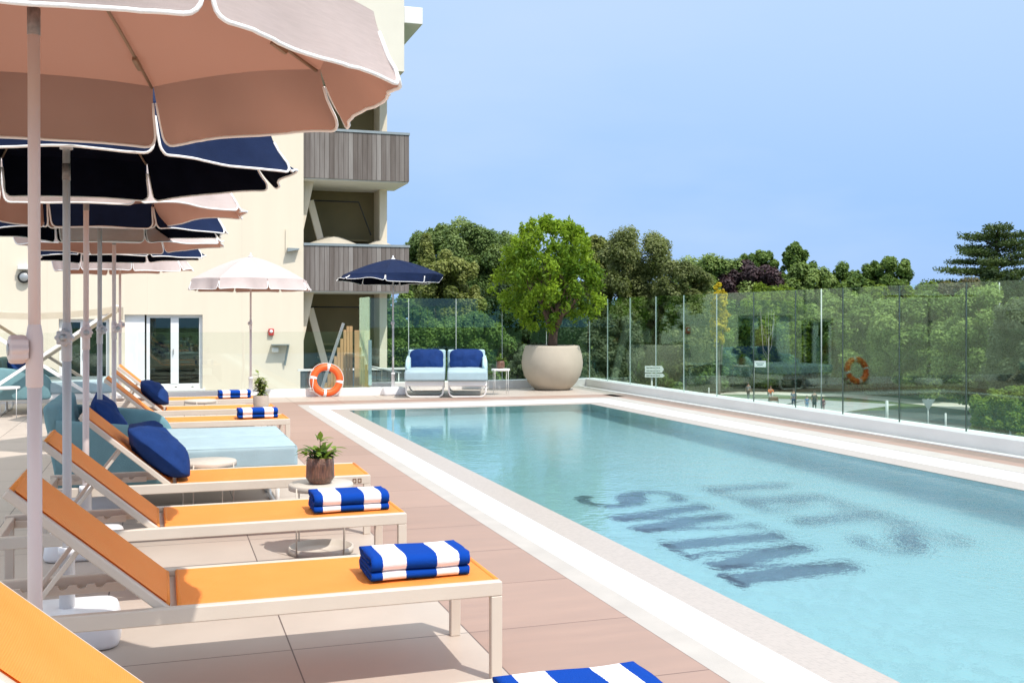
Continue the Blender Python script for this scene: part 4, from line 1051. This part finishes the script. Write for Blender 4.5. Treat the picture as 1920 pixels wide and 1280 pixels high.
# main wall with window openings (butted pieces)
wins = [(-.36, .90, -.31, 1.44), (-2.25, -1.17, -.31, 1.34)]
m = MB()
WT = .35
def wall(x0, x1, z0, z1): m.box(*ring_box(x0, x1, 0, WT, bz(z0), bz(z1)))
wall(-12, -2.6, -1, 16); wall(-2.6, -2.25, -1, 16); wall(-2.25, -1.17, -1, -.31); wall(-2.25, -1.17, 1.34, 16)
wall(-1.17, -.84, -1, 16); wall(-.84, .90, -1, -.31); wall(-.84, .90, 1.44, 16); wall(.90, 3.27, -1, 16)
part(m, 'wall', M['cream'])
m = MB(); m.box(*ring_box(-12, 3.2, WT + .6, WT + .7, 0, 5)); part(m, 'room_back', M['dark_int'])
for x0, x1, z0, z1 in wins:
    f = MB(); y = .12; fw = .075
    xs_ = [x0, (x0 + x1) / 2, x1]
    f.box(*ring_box(x0, x1, y, y + .07, bz(z1) - fw, bz(z1))); f.box(*ring_box(x0, x1, y, y + .07, bz(z0), bz(z0) + .12))
    f.box(*ring_box(x0, x0 + fw, y, y + .07, bz(z0) + .12, bz(z1) - fw)); f.box(*ring_box(x1 - fw, x1, y, y + .07, bz(z0) + .12, bz(z1) - fw))
    f.box(*ring_box(xs_[1] - .09, xs_[1] + .09, y - .01, y + .07, bz(z0) + .12, bz(z1) - fw))
    w_ = part(f, 'window', M['rim'])
    for a, c in ((x0 + fw, xs_[1] - .09), (xs_[1] + .09, x1 - fw)):
        g = MB(); g.box(*ring_box(a, c, y + .025, y + .04, bz(z0) + .12, bz(z1) - fw)); part(g, 'pane', M['pane'], w_)
    g = MB()
    for k in range(3):
        xx = x0 + (x1 - x0) * (.22 + .3 * k); g.box((xx, y - .003, bz(z0) + .04), (.05, .006, .018))
    part(g, 'drain_cap', M['black'], w_)
    g = MB(); g.box((xs_[1] - .03, y - .035, (bz(z0) + bz(z1)) / 2), (.018, .03, .14), .004); part(g, 'handle', M['steel'], w_)
m = MB(); m.box(*ring_box(-.84, -.40, .10, .16, bz(-.31), bz(1.44)), .004); part(m, 'shutter', M['rim'])
m = MB(); m.box(*ring_box(-.9, .96, -.05, .05, bz(-.36), bz(-.31)), .004); part(m, 'sill', M['kerb'])
# stair tower
TX0, TX1 = 3.27, 5.66
tf = MB()
tf.box(*ring_box(TX0, TX1 - .2, 2.35, 2.5, 0, 17))                                 # back wall
part(tf, 'stair_back_wall', M['cream_shaded'])
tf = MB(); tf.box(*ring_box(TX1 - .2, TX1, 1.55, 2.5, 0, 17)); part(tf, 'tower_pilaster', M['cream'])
tf = MB(); tf.box(*ring_box(TX0 - .35, TX0, WT, 2.5, 0, 17)); part(tf, 'stair_side_wall', M['cream_shaded'])
for k, (z0, z1) in enumerate(((2.03, 3.14), (4.80, 5.97))):
    # slab and soffit, timber front and side, zinc cap
    s = MB(); s.box(*ring_box(TX0, 5.90, .06, 1.8, bz(z0) - .03, bz(z0) + .12)); s.box(*ring_box(TX0, TX1 - .2, 1.8, 2.35, bz(z0) - .03, bz(z0) + .12)); part(s, 'balcony_slab', M['white_wall'])
    s = MB(); s.box(*ring_box(TX0 + .005, 5.905, 0, .055, bz(z0), bz(z1))); s.box(*ring_box(5.85, 5.905, .055, 1.8, bz(z0), bz(z1))); bc = part(s, 'balcony_cladding', M['clad'])
    s = MB(); s.box(*ring_box(TX0 + .003, 5.925, -.02, .075, bz(z1), bz(z1) + .06)); s.box(*ring_box(5.83, 5.925, .075, 1.8, bz(z1), bz(z1) + .06)); part(s, 'cap', M['zinc'], bc)
    # opening above: landing with stair flights
    zf = z0 - 2.77
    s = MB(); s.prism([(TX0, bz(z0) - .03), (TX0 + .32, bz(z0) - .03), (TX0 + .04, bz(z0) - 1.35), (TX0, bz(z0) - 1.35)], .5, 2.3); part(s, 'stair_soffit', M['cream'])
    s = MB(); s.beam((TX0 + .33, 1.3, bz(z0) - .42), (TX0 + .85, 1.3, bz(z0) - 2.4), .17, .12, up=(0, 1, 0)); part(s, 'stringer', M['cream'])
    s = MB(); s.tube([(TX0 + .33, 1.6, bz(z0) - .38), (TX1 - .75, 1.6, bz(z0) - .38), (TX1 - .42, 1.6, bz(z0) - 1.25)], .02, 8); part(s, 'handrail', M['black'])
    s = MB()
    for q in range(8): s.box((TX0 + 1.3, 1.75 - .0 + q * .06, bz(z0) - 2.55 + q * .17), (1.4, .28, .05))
    part(s, 'stairs', M['cream_shaded'])
s = MB(); s.box(*ring_box(TX0, 5.78, 0, 2.5, bz(7.57), bz(16))); part(s, 'upper_block', M['cream_pale'])
s = MB(); s.box(*ring_box(5.78, 6.26, .0, 2.2, bz(8.80), bz(9.22)), .01); part(s, 'roof_ledge', M['white_wall'])
# shade sails just behind the middle balcony's cap
sl = MB()
def sail(x0, x1, h):
    def P(u, v):
        k = (1 - abs(2 * u - 1)) * (1 - abs(2 * v - 1)); return (x0 + (x1 - x0) * u, .25 + 1.4 * v, bz(3.15) + .03 + h * min(1, k * 1.3))
    sl.grid(P, 12, 12)
sail(TX0 + .05, 4.95, .26); sail(4.85, 5.82, .18)
part(sl, 'balcony_awning', M['cloth_w'])
# fittings on the wall, each its own thing
wl = thing('wall_lamp', 'round black rimmed lamp high on the cream wall at the left', 'wall lamp', at(90, 28.6, 533)[:1] + (BY - .01, at(90, 28.6, 533)[2]))
m = MB(); m.lathe([(.02, -.10), (.12, -.10), (.135, -.08), (.135, -.05), (.09, -.04), (.05, 0)], 28, axis='y'); m.build('housing', M['black'], wl)
m = MB(); m.lathe([(1e-4, -.112), (.08, -.108), (.095, -.098)], 28, axis='y'); m.build('lens', M['steel'], wl)
m = MB(); m.box((0, -.07, .22), (.26, .14, .10), .01); m.build('bracket', M['white_wall'], wl)
fa_ = thing('fire_alarm', 'small red fire alarm box on the cream wall near the stair tower', 'fire alarm', (2.49, BY - .01, 1.02))
m = MB(); m.box((0, -.03, 0), (.13, .06, .17), .015); m.build('case', M['red'], fa_)
m = MB(); m.lathe([(1e-4, -.066), (.035, -.066), (.04, -.06)], 20, (0, 0, .02), axis='y'); m.build('button', M['rim'], fa_)
br = thing('wall_bracket', 'small dark bracket on the cream wall left of the middle balcony', 'bracket', (2.93, BY - .01, 2.97))
m = MB(); m.prism([(-.06, 0), (.22, .05), (.22, .08), (-.06, .09)], -.16, 0); m.build('arm', M['zinc'], br)
m = MB(); m.box((-.08, -.01, .25), (.03, .02, .6)); m.build('conduit', M['cream'], br)
hb = thing('shelf_bracket', 'grey angled shelf bracket low on the cream wall beside the stair opening', 'bracket', (2.70, BY - .01, .72))
m = MB(); m.box((.0, -.12, 0), (.42, .24, .02)); m.build('shelf', M['zinc'], hb)
m = MB(); m.beam((.18, -.2, -.02), (.11, -.02, -.50), .03, .06); m.build('support', M['zinc'], hb)
m = MB(); m.box((-.12, -.1, -.13), (.16, .1, .12), .02); m.build('tap_box', M['white_wall'], hb)
# lower yard between terrace and building
struct(MB().box((-2, 23, -.75), (26, 7.2, .3)), 'yard', M['roof'])
struct(MB().box(*ring_box(-12, 8.4, -6, 19.75, -6.9, -.22 - 1.0)), 'terrace_base', M['white_wall'])
# fences and timber behind the glass
gw = thing('board_fence', 'low dark grey board fence behind the lifebuoy, below the stair tower', 'fence', (0, 22.2, -.6))
m = MB()
for k in range(22): m.box((2.78 + .115 * k, 0, .45), (.105, .03, .80 + .0))
m.build('boards', M['greywood'], gw)
m = MB(); m.box((4.05, 0, .875), (2.75, .08, .04)); m.build('cap_rail', M['metal_w'], gw)
ts = thing('timber_screen', 'sloping honey coloured slat screen beside the stair tower', 'screen', (0, 20.6, -.6))
m = MB()
for k in range(9):
    x = 3.02 + .062 * k; h = .70 + .118 * k * 1.45
    m.box((x, 0, min(h, 1.80) / 2), (.054, .03, min(h, 1.80)))
m.build('slats', M['boards'], ts)
m = MB(); m.beam((2.94, -.03, .60), (3.36, -.03, 1.86), .05, .05, up=(0, 1, 0)); m.build('rail', M['steel'], ts)
bo = thing('timber_boards', 'two upright honey coloured boards beside the glass edge', 'boards', (0, 20.3, -.6))
for x0_, x1_ in ((3.53, 3.70), (3.712, 3.83)):
    m = MB(); m.box(((x0_ + x1_) / 2, 0, .86), (x1_ - x0_, .05, 1.72), .004); m.build('board', M['boards'], bo)
hr = thing('handrail', 'thin pale handrail sloping behind the navy parasol pole', 'handrail', (0, 21.5, -.6))
m = MB(); m.tube([(4.0, 0, .98), (4.75, .2, .80)], .02, 8); m.build('rail', M['steel'], hr)
for x_, z_ in ((4.05, .97), (4.7, .81)):
    m = MB(); m.tube([(x_, .19 * (x_ - 4.0) / .75, 0), (x_, .19 * (x_ - 4.0) / .75, z_)], .015, 8); m.build('post', M['steel'], hr)

# ------------------------------------------------------------------ ground below the terrace
GZ = -6.9
struct(MB().grid(lambda u, v: (-900 + 1800 * u, -900 + 1800 * v, GZ), 2, 2, smooth=False), 'ground', M['grass'])
def strip(name, pts, w, z, mat):
    m = MB(); vs = []
    P = [Vector(p) for p in pts]
    for i, p in enumerate(P):
        t = (P[min(i + 1, len(P) - 1)] - P[max(i - 1, 0)]).normalized(); n = Vector((-t.y, t.x)); vs += [(*(p + n * w / 2), z), (*(p - n * w / 2), z)]
    m.add(vs, [(2 * i, 2 * i + 1, 2 * i + 3, 2 * i + 2) for i in range(len(P) - 1)]); return struct(m, name, mat)
def g2(px, d): return at(px, d)[:2]
strip('road', [g2(900, 92), g2(1150, 95), g2(1320, 100), g2(1450, 98), g2(1585, 93)], 22, GZ + .008, M['road'])
strip('road_dark_stretch', [g2(1585, 93), g2(1750, 84), g2(1900, 76), g2(2100, 66)], 22, GZ + .008, M['tarmac'])  # the road carried on in a darker tone
strip('path', [g2(1100, 118), g2(1300, 117), g2(1450, 116), g2(1600, 112), g2(1750, 102), g2(1900, 92), g2(2100, 80)], 4.5, GZ + .016, M['path'])

# ------------------------------------------------------------------ trees beyond
def crown_mesh(seed, kind, leafmat, r3, d, airy=0., lump_=.30, fine=1., dens=1.):
    """crown of clumps in metres: r3 the half sizes, d its distance (far crowns get larger leaf tufts)"""
    rnd = random.Random(seed); C_, R_, T_ = [], [], []
    rx, ry, rz = r3; rc = .19 * min(rx, rz) ** .8 * max(rx, rz) ** .2 * (1 - .25 * airy)
    area = 4 * PI * (((rx * ry) ** 1.6 + (rx * rz) ** 1.6 + (ry * rz) ** 1.6) / 3) ** (1 / 1.6)
    nb = int(min(420, 1.15 * area / (rc * rc * PI) * (1 - .62 * airy)))
    for k in range(nb):
        v = Vector((rnd.gauss(0, 1), rnd.gauss(0, 1), rnd.gauss(0, 1))).normalized()
        if kind != 'cone': v = v / (abs(v.x) ** 2.6 + abs(v.y) ** 2.6 + abs(v.z) ** 2.6) ** (1 / 2.6) * .95
        w = Vector((v.x * rx, v.y * ry, v.z * rz)) / min(rx, rz)
        big = noise.noise(w * 1.25 + Vector((seed * 1.7, 0, 0))); lump = 1.04 + lump_ * big + .10 * noise.noise(w * 3.6 + Vector((0, seed, 0)))
        inner = k % 5 == 0; r = rc * rnd.uniform(.65, 1.2) * (1.35 if inner else 1)
        f = rnd.uniform(.3, .65) if inner else rnd.uniform(.82, .95) if not airy else rnd.uniform(.4, .95)
        c = Vector((v.x * (rx - rc * .6), v.y * (ry - rc * .6), v.z * (rz - rc * .6))) * lump * f
        if kind == 'cone':
            h = (c.z / rz + 1) / 2; c.x *= (1.15 - h); c.y *= (1.15 - h)
        C_.append(c); R_.append(r); T_.append(min(.8, max(.05, rnd.uniform(.1, .6) + big * .5)))
    ln = d * .0031 * fine; per = 4.2 * dens * 4 * PI * rc * rc / (ln * ln * .5)
    per = min(per, 75000 / max(1, nb))
    return leaf_cloud('crown', C_, R_, T_, per, ln, LEAF[leafmat], np.random.RandomState(seed), ref=rc, up=.6)
def cedar_mesh(seed):
    rnd = random.Random(seed); f = MB(); w_ = MB()
    w_.tube([(0, 0, -1.6), (.02, 0, -.4), (0, .01, .3), (.03, 0, .85)], [.075, .06, .045, .02], 10)
    for k in range(26):
        z = -.55 + 1.42 * k / 25; a = k * 2.4 + rnd.uniform(-.3, .3); L_ = (1.02 - .45 * max(0, z)) * rnd.uniform(.6, 1.05); rise = rnd.uniform(.0, .16)
        if k > 20: L_ *= .72
        dx, dy = math.cos(a), math.sin(a)
        w_.tube([(0, 0, z - .08), (dx * L_ * .5, dy * L_ * .5, z + rise * .6), (dx * L_, dy * L_, z + rise)], [.022, .014, .005], 6)
        for q in range(7):
            t = .35 + .68 * q / 6; c = Vector((dx * L_ * t, dy * L_ * t, z + rise * t + .03)); rr = .24 * (1.1 - .5 * abs(t - .7))
            for j in range(150):
                an = rnd.uniform(0, 6.3); ra = rr * math.sqrt(rnd.random()); p = c + Vector((ra * math.cos(an), ra * math.sin(an), rnd.gauss(0, .035)))
                d = Vector((rnd.uniform(-1, 1), rnd.uniform(-1, 1), rnd.uniform(.1, .9))).normalized(); s = d.cross(Vector((rnd.uniform(-1, 1), rnd.uniform(-1, 1), .3))).normalized(); l = rnd.uniform(.03, .055); b_ = l * .3
                f.add([p, p + d * l * .5 + s * b_, p + d * l, p + d * l * .5 - s * b_], [(0, 1, 2, 3)], 0, False, min(1., max(.01, rnd.uniform(.05, .8))))
    return f, w_
TREE_DEFS = {
    'holm': dict(leafmat='holm', fine=.85, lump_=.15), 'pale': dict(leafmat='pale'), 'olive': dict(leafmat='olive'), 'green': dict(leafmat='green'), 'lush': dict(leafmat='lush'),
    'airy': dict(leafmat='green', airy=.7), 'dark': dict(leafmat='dark'), 'purple': dict(leafmat='purple'), 'pinkish': dict(leafmat='pinkish'), 'lime': dict(leafmat='lime'),
    'sage': dict(leafmat='sage'), 'cone': dict(leafmat='olive', kind='cone'), 'yellow': dict(leafmat='yellow', airy=.3),
}
trunk_cache = {}
def tree(px, y0, y1, hw, d, key, lab, cat='tree', name='tree', grp='trees beyond the glass', depth=None):
    """crown spans rows y0..y1 and half-width hw (photo pixels) at distance d"""
    X, Y, zt = at(px, d, y0); zb = at(px, d, y1)[2]; rz = (zt - zb) / 2; rx = hw * d / 1970
    gz = GZ
    t = thing(name, lab, cat, (X, Y, gz), 0, grp)
    kw = dict(TREE_DEFS[key]); lm = kw.pop('leafmat'); kd = kw.pop('kind', 'round')
    o = bpy.data.objects.new('crown', crown_mesh(int(px * 7 + y0) % 9973, kd, lm, (rx, depth or min(max(rx * .9, rz * .5), rx * 1.3), rz), d, **kw)); COL.objects.link(o); o.parent = t
    o.location = (0, 0, (zt + zb) / 2 - gz)
    rnd = random.Random(px * 3 + int(y0))
    if zb - gz > .8:
        m = MB(); h = (zt + zb) / 2 - gz; r = max(.1, rx * .06)
        m.tube([(0, 0, -.1), (rnd.uniform(-.1, .1), 0, h * .45), (rnd.uniform(-.2, .2), 0, h)], [r * 1.3, r, r * .6], 8)
        for k in range(5):
            a = k * 1.25; m.tube([(0, 0, h * .55), (math.cos(a) * rx * .4, math.sin(a) * rx * .4, h * .85), (math.cos(a) * rx * .7, math.sin(a) * rx * .7, h * 1.05)], [r * .5, r * .35, r * .15], 6)
        m.build('trunk', M['bark_far'], t)
    return t
T = tree
T(905, 408, 640, 92, 66, 'pale', 'tall pale green tree rising behind the planter tree on its left')
T(815, 418, 640, 74, 70, 'pale', 'pale green rounded tree rising just right of the wood balcony')
T(800, 436, 640, 36, 58, 'cone', 'pointed yellow green conifer beside the wood balcony')
T(845, 470, 720, 66, 52, 'olive', 'broad olive tinted tree right behind the navy parasol at the far end')
T(765, 560, 790, 72, 46, 'green', 'leafy green tree behind the glass and the left blue seat')
T(880, 575, 800, 78, 44, 'green', 'leafy green tree behind the glass and the right blue seat')
T(925, 520, 780, 66, 60, 'dark', 'dark green tree in the shade left of the planter tree')
T(1010, 470, 780, 100, 62, 'dark', 'dark green tree hidden behind the planter tree')
T(1190, 424, 690, 96, 64, 'holm', 'largest dense holm oak rising right of the planter tree')
T(1282, 480, 720, 62, 61, 'holm', 'smaller dense holm oak leaning right beside the largest one')
T(1120, 440, 600, 36, 68, 'olive', 'narrow olive green treetop between the planter tree and the holm oak')
T(1145, 580, 790, 56, 46, 'sage', 'grey green tree behind the glass right of the planter')
T(1238, 590, 760, 84, 100, 'green', 'green tree behind the glass above the white arrow signs')
T(1312, 585, 740, 60, 106, 'green', 'green tree behind the glass left of the yellow leaved tree')
T(1340, 470, 690, 100, 128, 'lush', 'light green tree line top behind the smaller holm oak')
T(1405, 484, 660, 70, 126, 'purple', 'dark purple leaved tree above the glass fence')
T(1420, 466, 600, 40, 132, 'green', 'green treetop just behind the purple leaved tree')
T(1494, 446, 600, 42, 130, 'airy', 'tall open crowned tree standing above the purple one on its right')
T(1515, 490, 710, 70, 127, 'lush', 'rounded mid green tree right of the purple leaved tree')
T(1450, 530, 728, 76, 120, 'lime', 'bright green spreading shrub under the purple leaved tree', 'shrub', 'shrub')
T(1590, 490, 710, 62, 129, 'green', 'mid green tree left of the round topped dark one')
T(1662, 476, 710, 44, 128, 'green', 'round topped dark green tree standing clear against the sky')
T(1640, 532, 720, 66, 126, 'lime', 'low bright green shrub under the round topped tree', 'shrub', 'shrub')
T(1740, 522, 720, 60, 124, 'lime', 'low bright green shrub where the sky dips to the glass', 'shrub', 'shrub')
T(1805, 508, 720, 60, 118, 'pinkish', 'dry pinkish shrub in front of the cedar', 'shrub', 'shrub')
T(1885, 504, 720, 74, 125, 'dark', 'dark lower tree beneath the cedar')
T(1625, 552, 730, 100, 116, 'lush', 'leafy green tree behind the glass above the mirrored lifebuoy')
T(1510, 575, 722, 84, 124, 'lush', 'leafy green tree behind the glass above the cyclist')
T(1405, 590, 722, 70, 122, 'lush', 'leafy green tree behind the glass right of the yellow leaved tree')
T(1745, 545, 745, 110, 106, 'lush', 'leafy green tree behind the glass right of the tallest post')
T(1860, 545, 775, 100, 92, 'lush', 'leafy green tree behind the glass near the right edge')
T(1935, 545, 800, 80, 80, 'sage', 'grey green tree behind the glass cut by the right edge')
T(1885, 720, 850, 70, 72, 'lime', 'leafy bush by the road at the lower right behind the glass', 'shrub', 'shrub')
T(1690, 690, 745, 90, 118, 'dark', 'low dark hedge bush beyond the road', 'shrub', 'shrub')
T(1320, 680, 740, 60, 118, 'dark', 'low dark hedge bush beyond the road at the left', 'shrub', 'shrub')
T(1075, 655, 780, 44, 40, 'sage', 'grey green shrub behind the glass right of the planter', 'shrub', 'shrub')
T(985, 650, 780, 36, 38, 'sage', 'pale grey green shrub behind the glass beside the small white table', 'shrub', 'shrub')
T(1349, 530, 655, 17, 56, 'yellow', 'slender yellow leaved tree poking above the glass fence')
T(2060, 470, 740, 130, 100, 'green', 'broad tree past the right edge behind the glass')
T(640, 440, 720, 95, 80, 'green', 'tree behind the stair tower')
# cedar
cf, cw = cedar_mesh(4)
cd = 130; X, Y, z = at(1868, cd, 435)
ct = thing('cedar_tree', 'flat layered cedar standing against the sky at the right edge', 'tree', (X, Y, GZ), .4, 'trees beyond the glass')
rz = 5.2; sc_ = (7., 7., 5.7)
o1 = cf.build('crown', LEAF['cedar'], ct); o2 = cw.build('trunk', M['bark_far'], ct)
for o in (o1, o2): o.scale = sc_; o.location = (0, 0, (z - GZ) - .95 * sc_[2])
# bare shrub
bt = thing('bare_tree', 'small bare pale branched tree behind the glass', 'tree', (*g2(1440, 112), GZ), 0, 'trees beyond the glass')
m = MB(); rnd = random.Random(2)
zb = at(1440, 112, 690)[2] - GZ; zt_ = at(1440, 112, 575)[2] - GZ
m.tube([(0, 0, 0), (0, 0, zb), (.1, 0, (zb + zt_) / 2)], [.07, .06, .04], 8)
for k in range(9):
    a = rnd.uniform(0, 6.3); h0 = rnd.uniform(zb, (zb + zt_) / 2); m.tube([(0, 0, h0), (.5 * math.cos(a), .5 * math.sin(a), h0 + .8), (.8 * math.cos(a), .8 * math.sin(a), zt_ * rnd.uniform(.88, 1))], [.028, .018, .008], 6)
m.build('trunk', M['bark_pale'], bt)
# woodland behind everything, nobody could count it
def woods():
    rnd = random.Random(9); C_, R_, T_ = [], [], []
    for k in range(700):
        px = rnd.uniform(560, 2200); d = rnd.uniform(128, 170); X, Y, _ = at(px, d); h = rnd.uniform(3.5, 8.8); r = rnd.uniform(1.2, 2.6)
        C_.append((X, Y, GZ + max(.6, h - r + rnd.uniform(-5, 0)))); R_.append(r); T_.append(rnd.uniform(.1, .7))
    me = leaf_cloud('woodland', C_, R_, T_, 200, .62, LEAF['lush'], np.random.RandomState(8), ref=2.)
    o = bpy.data.objects.new('woodland', me); COL.objects.link(o)
    tag(o, 'far green woodland filling the gaps behind the separate trees', 'woodland', kind='stuff')
woods()

# ------------------------------------------------------------------ street furniture and people
def post(px, d, ytop, lab, cat='post', name='post', r=.05, grp=None):
    X, Y, zt = at(px, d, ytop); t = thing(name, lab, cat, (X, Y, GZ), 0, grp); m = MB(); m.tube([(0, 0, 0), (0, 0, zt - GZ)], r, 10); m.lathe([(r, zt - GZ), (r * .6, zt - GZ + r * .5), (1e-4, zt - GZ + r * .6)], 10); m.lathe([(r * 1.8, 0), (r * 1.8, .06), (r, .09)], 10)
    m.build('pole', M['post_paint'], t); return t, zt - GZ
def face(t): t.rotation_euler.z = R(-YAW - 8)
t, h = post(1222, 56, 686, 'two white arrow signs stacked on one post by the street', 'street sign', 'street_sign')
face(t)
for zz, hh, ww, x0_ in ((h - .17, .36, 1.0, -.36), (h - .50, .20, 1.05, -.36)):
    m = MB(); m.prism([(x0_, zz - hh / 2), (x0_ + ww - .11, zz - hh / 2), (x0_ + ww, zz), (x0_ + ww - .11, zz + hh / 2), (x0_, zz + hh / 2)], -.11, -.06); m.build('board', M['sign'], t)
    m = MB()
    for q in range(2 if hh > .3 else 1):
        zq = zz + (.08 if q == 0 else -.08) * (hh > .3)
        for s_ in range(9): m.box((x0_ + .12 + s_ * .08, -.113, zq), (.05 if s_ % 3 else .065, .006, .05))
    m.build('lettering', M['sign_txt'], t)
t, h = post(1414, 112, 676, 'white rectangular sign on a tall post behind the glass by the cyclist', 'street sign', 'street_sign'); face(t)
m = MB(); m.box((.62, -.07, h - .35), (1.2, .04, .68), .01); m.build('board', M['sign'], t)
m = MB(); m.box((.6, -.093, h - .28), (.8, .006, .08)); m.box((.6, -.093, h - .45), (.6, .006, .08)); m.build('lettering', M['sign_txt'], t)
for px, d, y, lab in ((1347, 106, 694, 'grey backed triangular sign on a post left of the cyclist'), (1740, 72, 748, 'grey backed triangular sign on a post at the lower right by the road')):
    t, h = post(px, d, y, lab, 'road sign', 'road_sign'); face(t)
    m = MB(); s_ = .45; m.prism([(-s_, h), (s_, h), (0, h - .78)], -.09, -.06); m.build('board', M['steel'], t)
post(1540, 88, 542, 'tallest pale lamp post behind the glass', 'lamp post', 'lamp_post', .055)
post(1874, 100, 530, 'pale post behind the glass near the right edge', 'lamp post', 'lamp_post', .06)
for px, d, y, lab in ((1329, 104, 727, 'short white bollard left of the triangular sign'), (1663, 76, 752, 'tall white bollard by the road under the mirrored window'), (1894, 70, 797, 'white bollard by the bush at the lower right'), (1773, 72, 775, 'thin white marker post right of the triangular sign')):
    post(px, d, y, lab, 'bollard', 'bollard', .11 if px == 1663 else .07, 'white bollards along the street')

def skin_mesh(name, chains, mat, parent, sub=1):
    """chains: list of [(x,y,z,r),...]; first point of each later chain may repeat an earlier joint"""
    vs, es, rs, idx = [], [], [], {}
    for ch in chains:
        prev = None
        for (x, y, z, r) in ch:
            k = (round(x, 3), round(y, 3), round(z, 3))
            if k not in idx: idx[k] = len(vs); vs.append((x, y, z)); rs.append(r)
            if prev is not None: es.append((prev, idx[k]))
            prev = idx[k]
    me = bpy.data.meshes.new(name); me.from_pydata(vs, es, [])
    o = bpy.data.objects.new(name, me); COL.objects.link(o)
    sk = o.modifiers.new('s', 'SKIN'); ss = o.modifiers.new('d', 'SUBSURF'); ss.levels = sub; ss.render_levels = sub
    for i, r in enumerate(rs): me.skin_vertices[0].data[i].radius = (r, r)
    me.skin_vertices[0].data[0].use_root = True
    dg = bpy.context.evaluated_depsgraph_get(); nm = bpy.data.meshes.new_from_object(o.evaluated_get(dg)); bpy.data.objects.remove(o)
    nm.materials.clear(); nm.materials.append(mat)
    for p in nm.polygons: p.use_smooth = True
    q = bpy.data.objects.new(name, nm); COL.objects.link(q); q.parent = parent; return q
def person(px, d, h, lab, top, bottom, rz=0., seat=None, sway=0., coat=False, stride=.16):
    X, Y, _ = at(px, d); t = thing('person', lab, 'person', (X, Y, GZ), rz); t.scale = (h / 1.75,) * 3
    z0 = 0.
    hip, kn, an = .92, .50, .08
    if seat: 
        hipz = seat; legs = [[(0, 0, hipz, .13), (s * .09, 0, hipz, .09)] + [(s * .11, -.32, hipz - .12, .075), (s * .11, -.28 + s * .08, hipz - .50, .05), (s * .11, -.42 + s * .08, hipz - .54, .04)] for s in (-1, 1)]
    else:
        hipz = hip; legs = [[(0, 0, hipz, .13), (s * .09, 0, hipz - .04, .09), (s * .10, -s * stride * .6 - .02, kn, .065), (s * .10, -s * stride * .8 + .03, an, .042), (s * .10, -s * stride * .8 - .13, .03, .035)] for s in (-1, 1)]
    sh = hipz + .50; lean = -.18 if seat else 0.
    torso = [(0, 0, hipz, .13), (0, lean * .4, hipz + .22, .125), (0, lean, sh - .04, .14), (0, lean, sh + .07, .06), (0, lean - .01, sh + .15, .075), (0, lean - .015, sh + .25, .09), (0, lean - .01, sh + .32, .06)]
    arms = []
    for s in (-1, 1):
        if seat: arms.append([(0, lean, sh - .04, .14), (s * .18, lean, sh - .02, .06), (s * .24, lean - .2, sh - .24, .045), (s * .22, lean - .42, sh - .28, .035), (s * .21, lean - .50, sh - .29, .03)])
        else: arms.append([(0, lean, sh - .04, .14), (s * .18, 0, sh - .02, .06), (s * .23, s * .05, sh - .30, .045), (s * .24, s * .06 - .06, sh - .55, .036), (s * .24, s * .06 - .08, sh - .66, .026)])
    skin_mesh('body', [torso] + arms + legs, M['skin'], t)
    g = 1.13
    skin_mesh('top', [[(a, b_, c, r * g) for a, b_, c, r in torso[:3]]] + [[(a, b_, c, r * g) for a, b_, c, r in ch[:3]] for ch in arms], M[top], t)
    if coat: skin_mesh('coat', [[(0, 0, hipz + .3, .16), (0, 0, hipz - .1, .20), (0, 0, hipz - .45, .22)]], M[top], t)
    skin_mesh('trousers', [[(a, b_, c, r * g) for a, b_, c, r in ch[:4]] for ch in legs], M[bottom], t)
    m = MB(); m.ell((0, lean + .025, sh + .275), (.10, .115, .11), 14, 10); m.build('hair', M['hair'], t)
    return t
person(1488, 96, 1.78, 'adult in dark navy clothes walking left of the blue clad child', 'c_navy', 'c_navy', 2.6)
person(1513, 95, 1.28, 'child in a blue top between the two dark clad adults', 'c_blue', 'c_blue', 2.6)
person(1527, 94, 1.80, 'adult in a long black coat between the two children', 'c_black', 'c_black', 2.6, coat=True)
person(1543, 92.5, 1.36, 'child in plum clothes at the right end of the walking group', 'c_plum', 'c_plum', 2.6)
person(1403, 106, 1.80, 'thin person in grey standing left of the white rectangular sign', 'c_grey', 'c_black', 2.2)
cyc = person(1444, 101, 1.75, 'person in an orange shirt riding the cargo tricycle', 'c_orange', 'c_grey', R(-YAW), seat=.95)
X, Y, _ = at(1447, 101)
tr = thing('cargo_tricycle', 'brown box cargo tricycle ridden along the street', 'tricycle', (X, Y, GZ), R(-YAW))
for x, y in ((-.42, -.62), (.42, -.62), (0, .55)):
    m = MB(); m.tube([(x, y + .30 * math.cos(2 * PI * k / 24), .31 + .30 * math.sin(2 * PI * k / 24)) for k in range(24)], .025, 8, True)
    for k in range(8): m.tube([(x, y, .31), (x, y + .29 * math.cos(PI * k / 4), .31 + .29 * math.sin(PI * k / 4))], .006, 4)
    m.build('wheel', M['black'], tr)
m = MB(); m.prism([(-.95, .40), (-.28, .40), (-.22, .80), (-1.05, .80)], -.36, .36, 'x'); m.build('cargo_box', M['c_brown'], tr)
m = MB(); m.tube([(0, .55, .31), (0, .12, .45), (0, -.30, .42)], .025, 8); m.tube([(0, .12, .45), (0, .18, .86)], .02, 8); m.tube([(0, .55, .31), (0, .17, .75)], .015, 8); m.tube([(-.28, -.26, 1.0), (0, -.34, .95), (.28, -.26, 1.0)], .018, 8); m.tube([(0, -.34, .95), (0, -.34, .45)], .02, 8)
m.build('frame', M['steel'], tr)
m = MB(); m.box((0, .2, .90), (.2, .26, .06), .02); m.build('saddle', M['black'], tr)
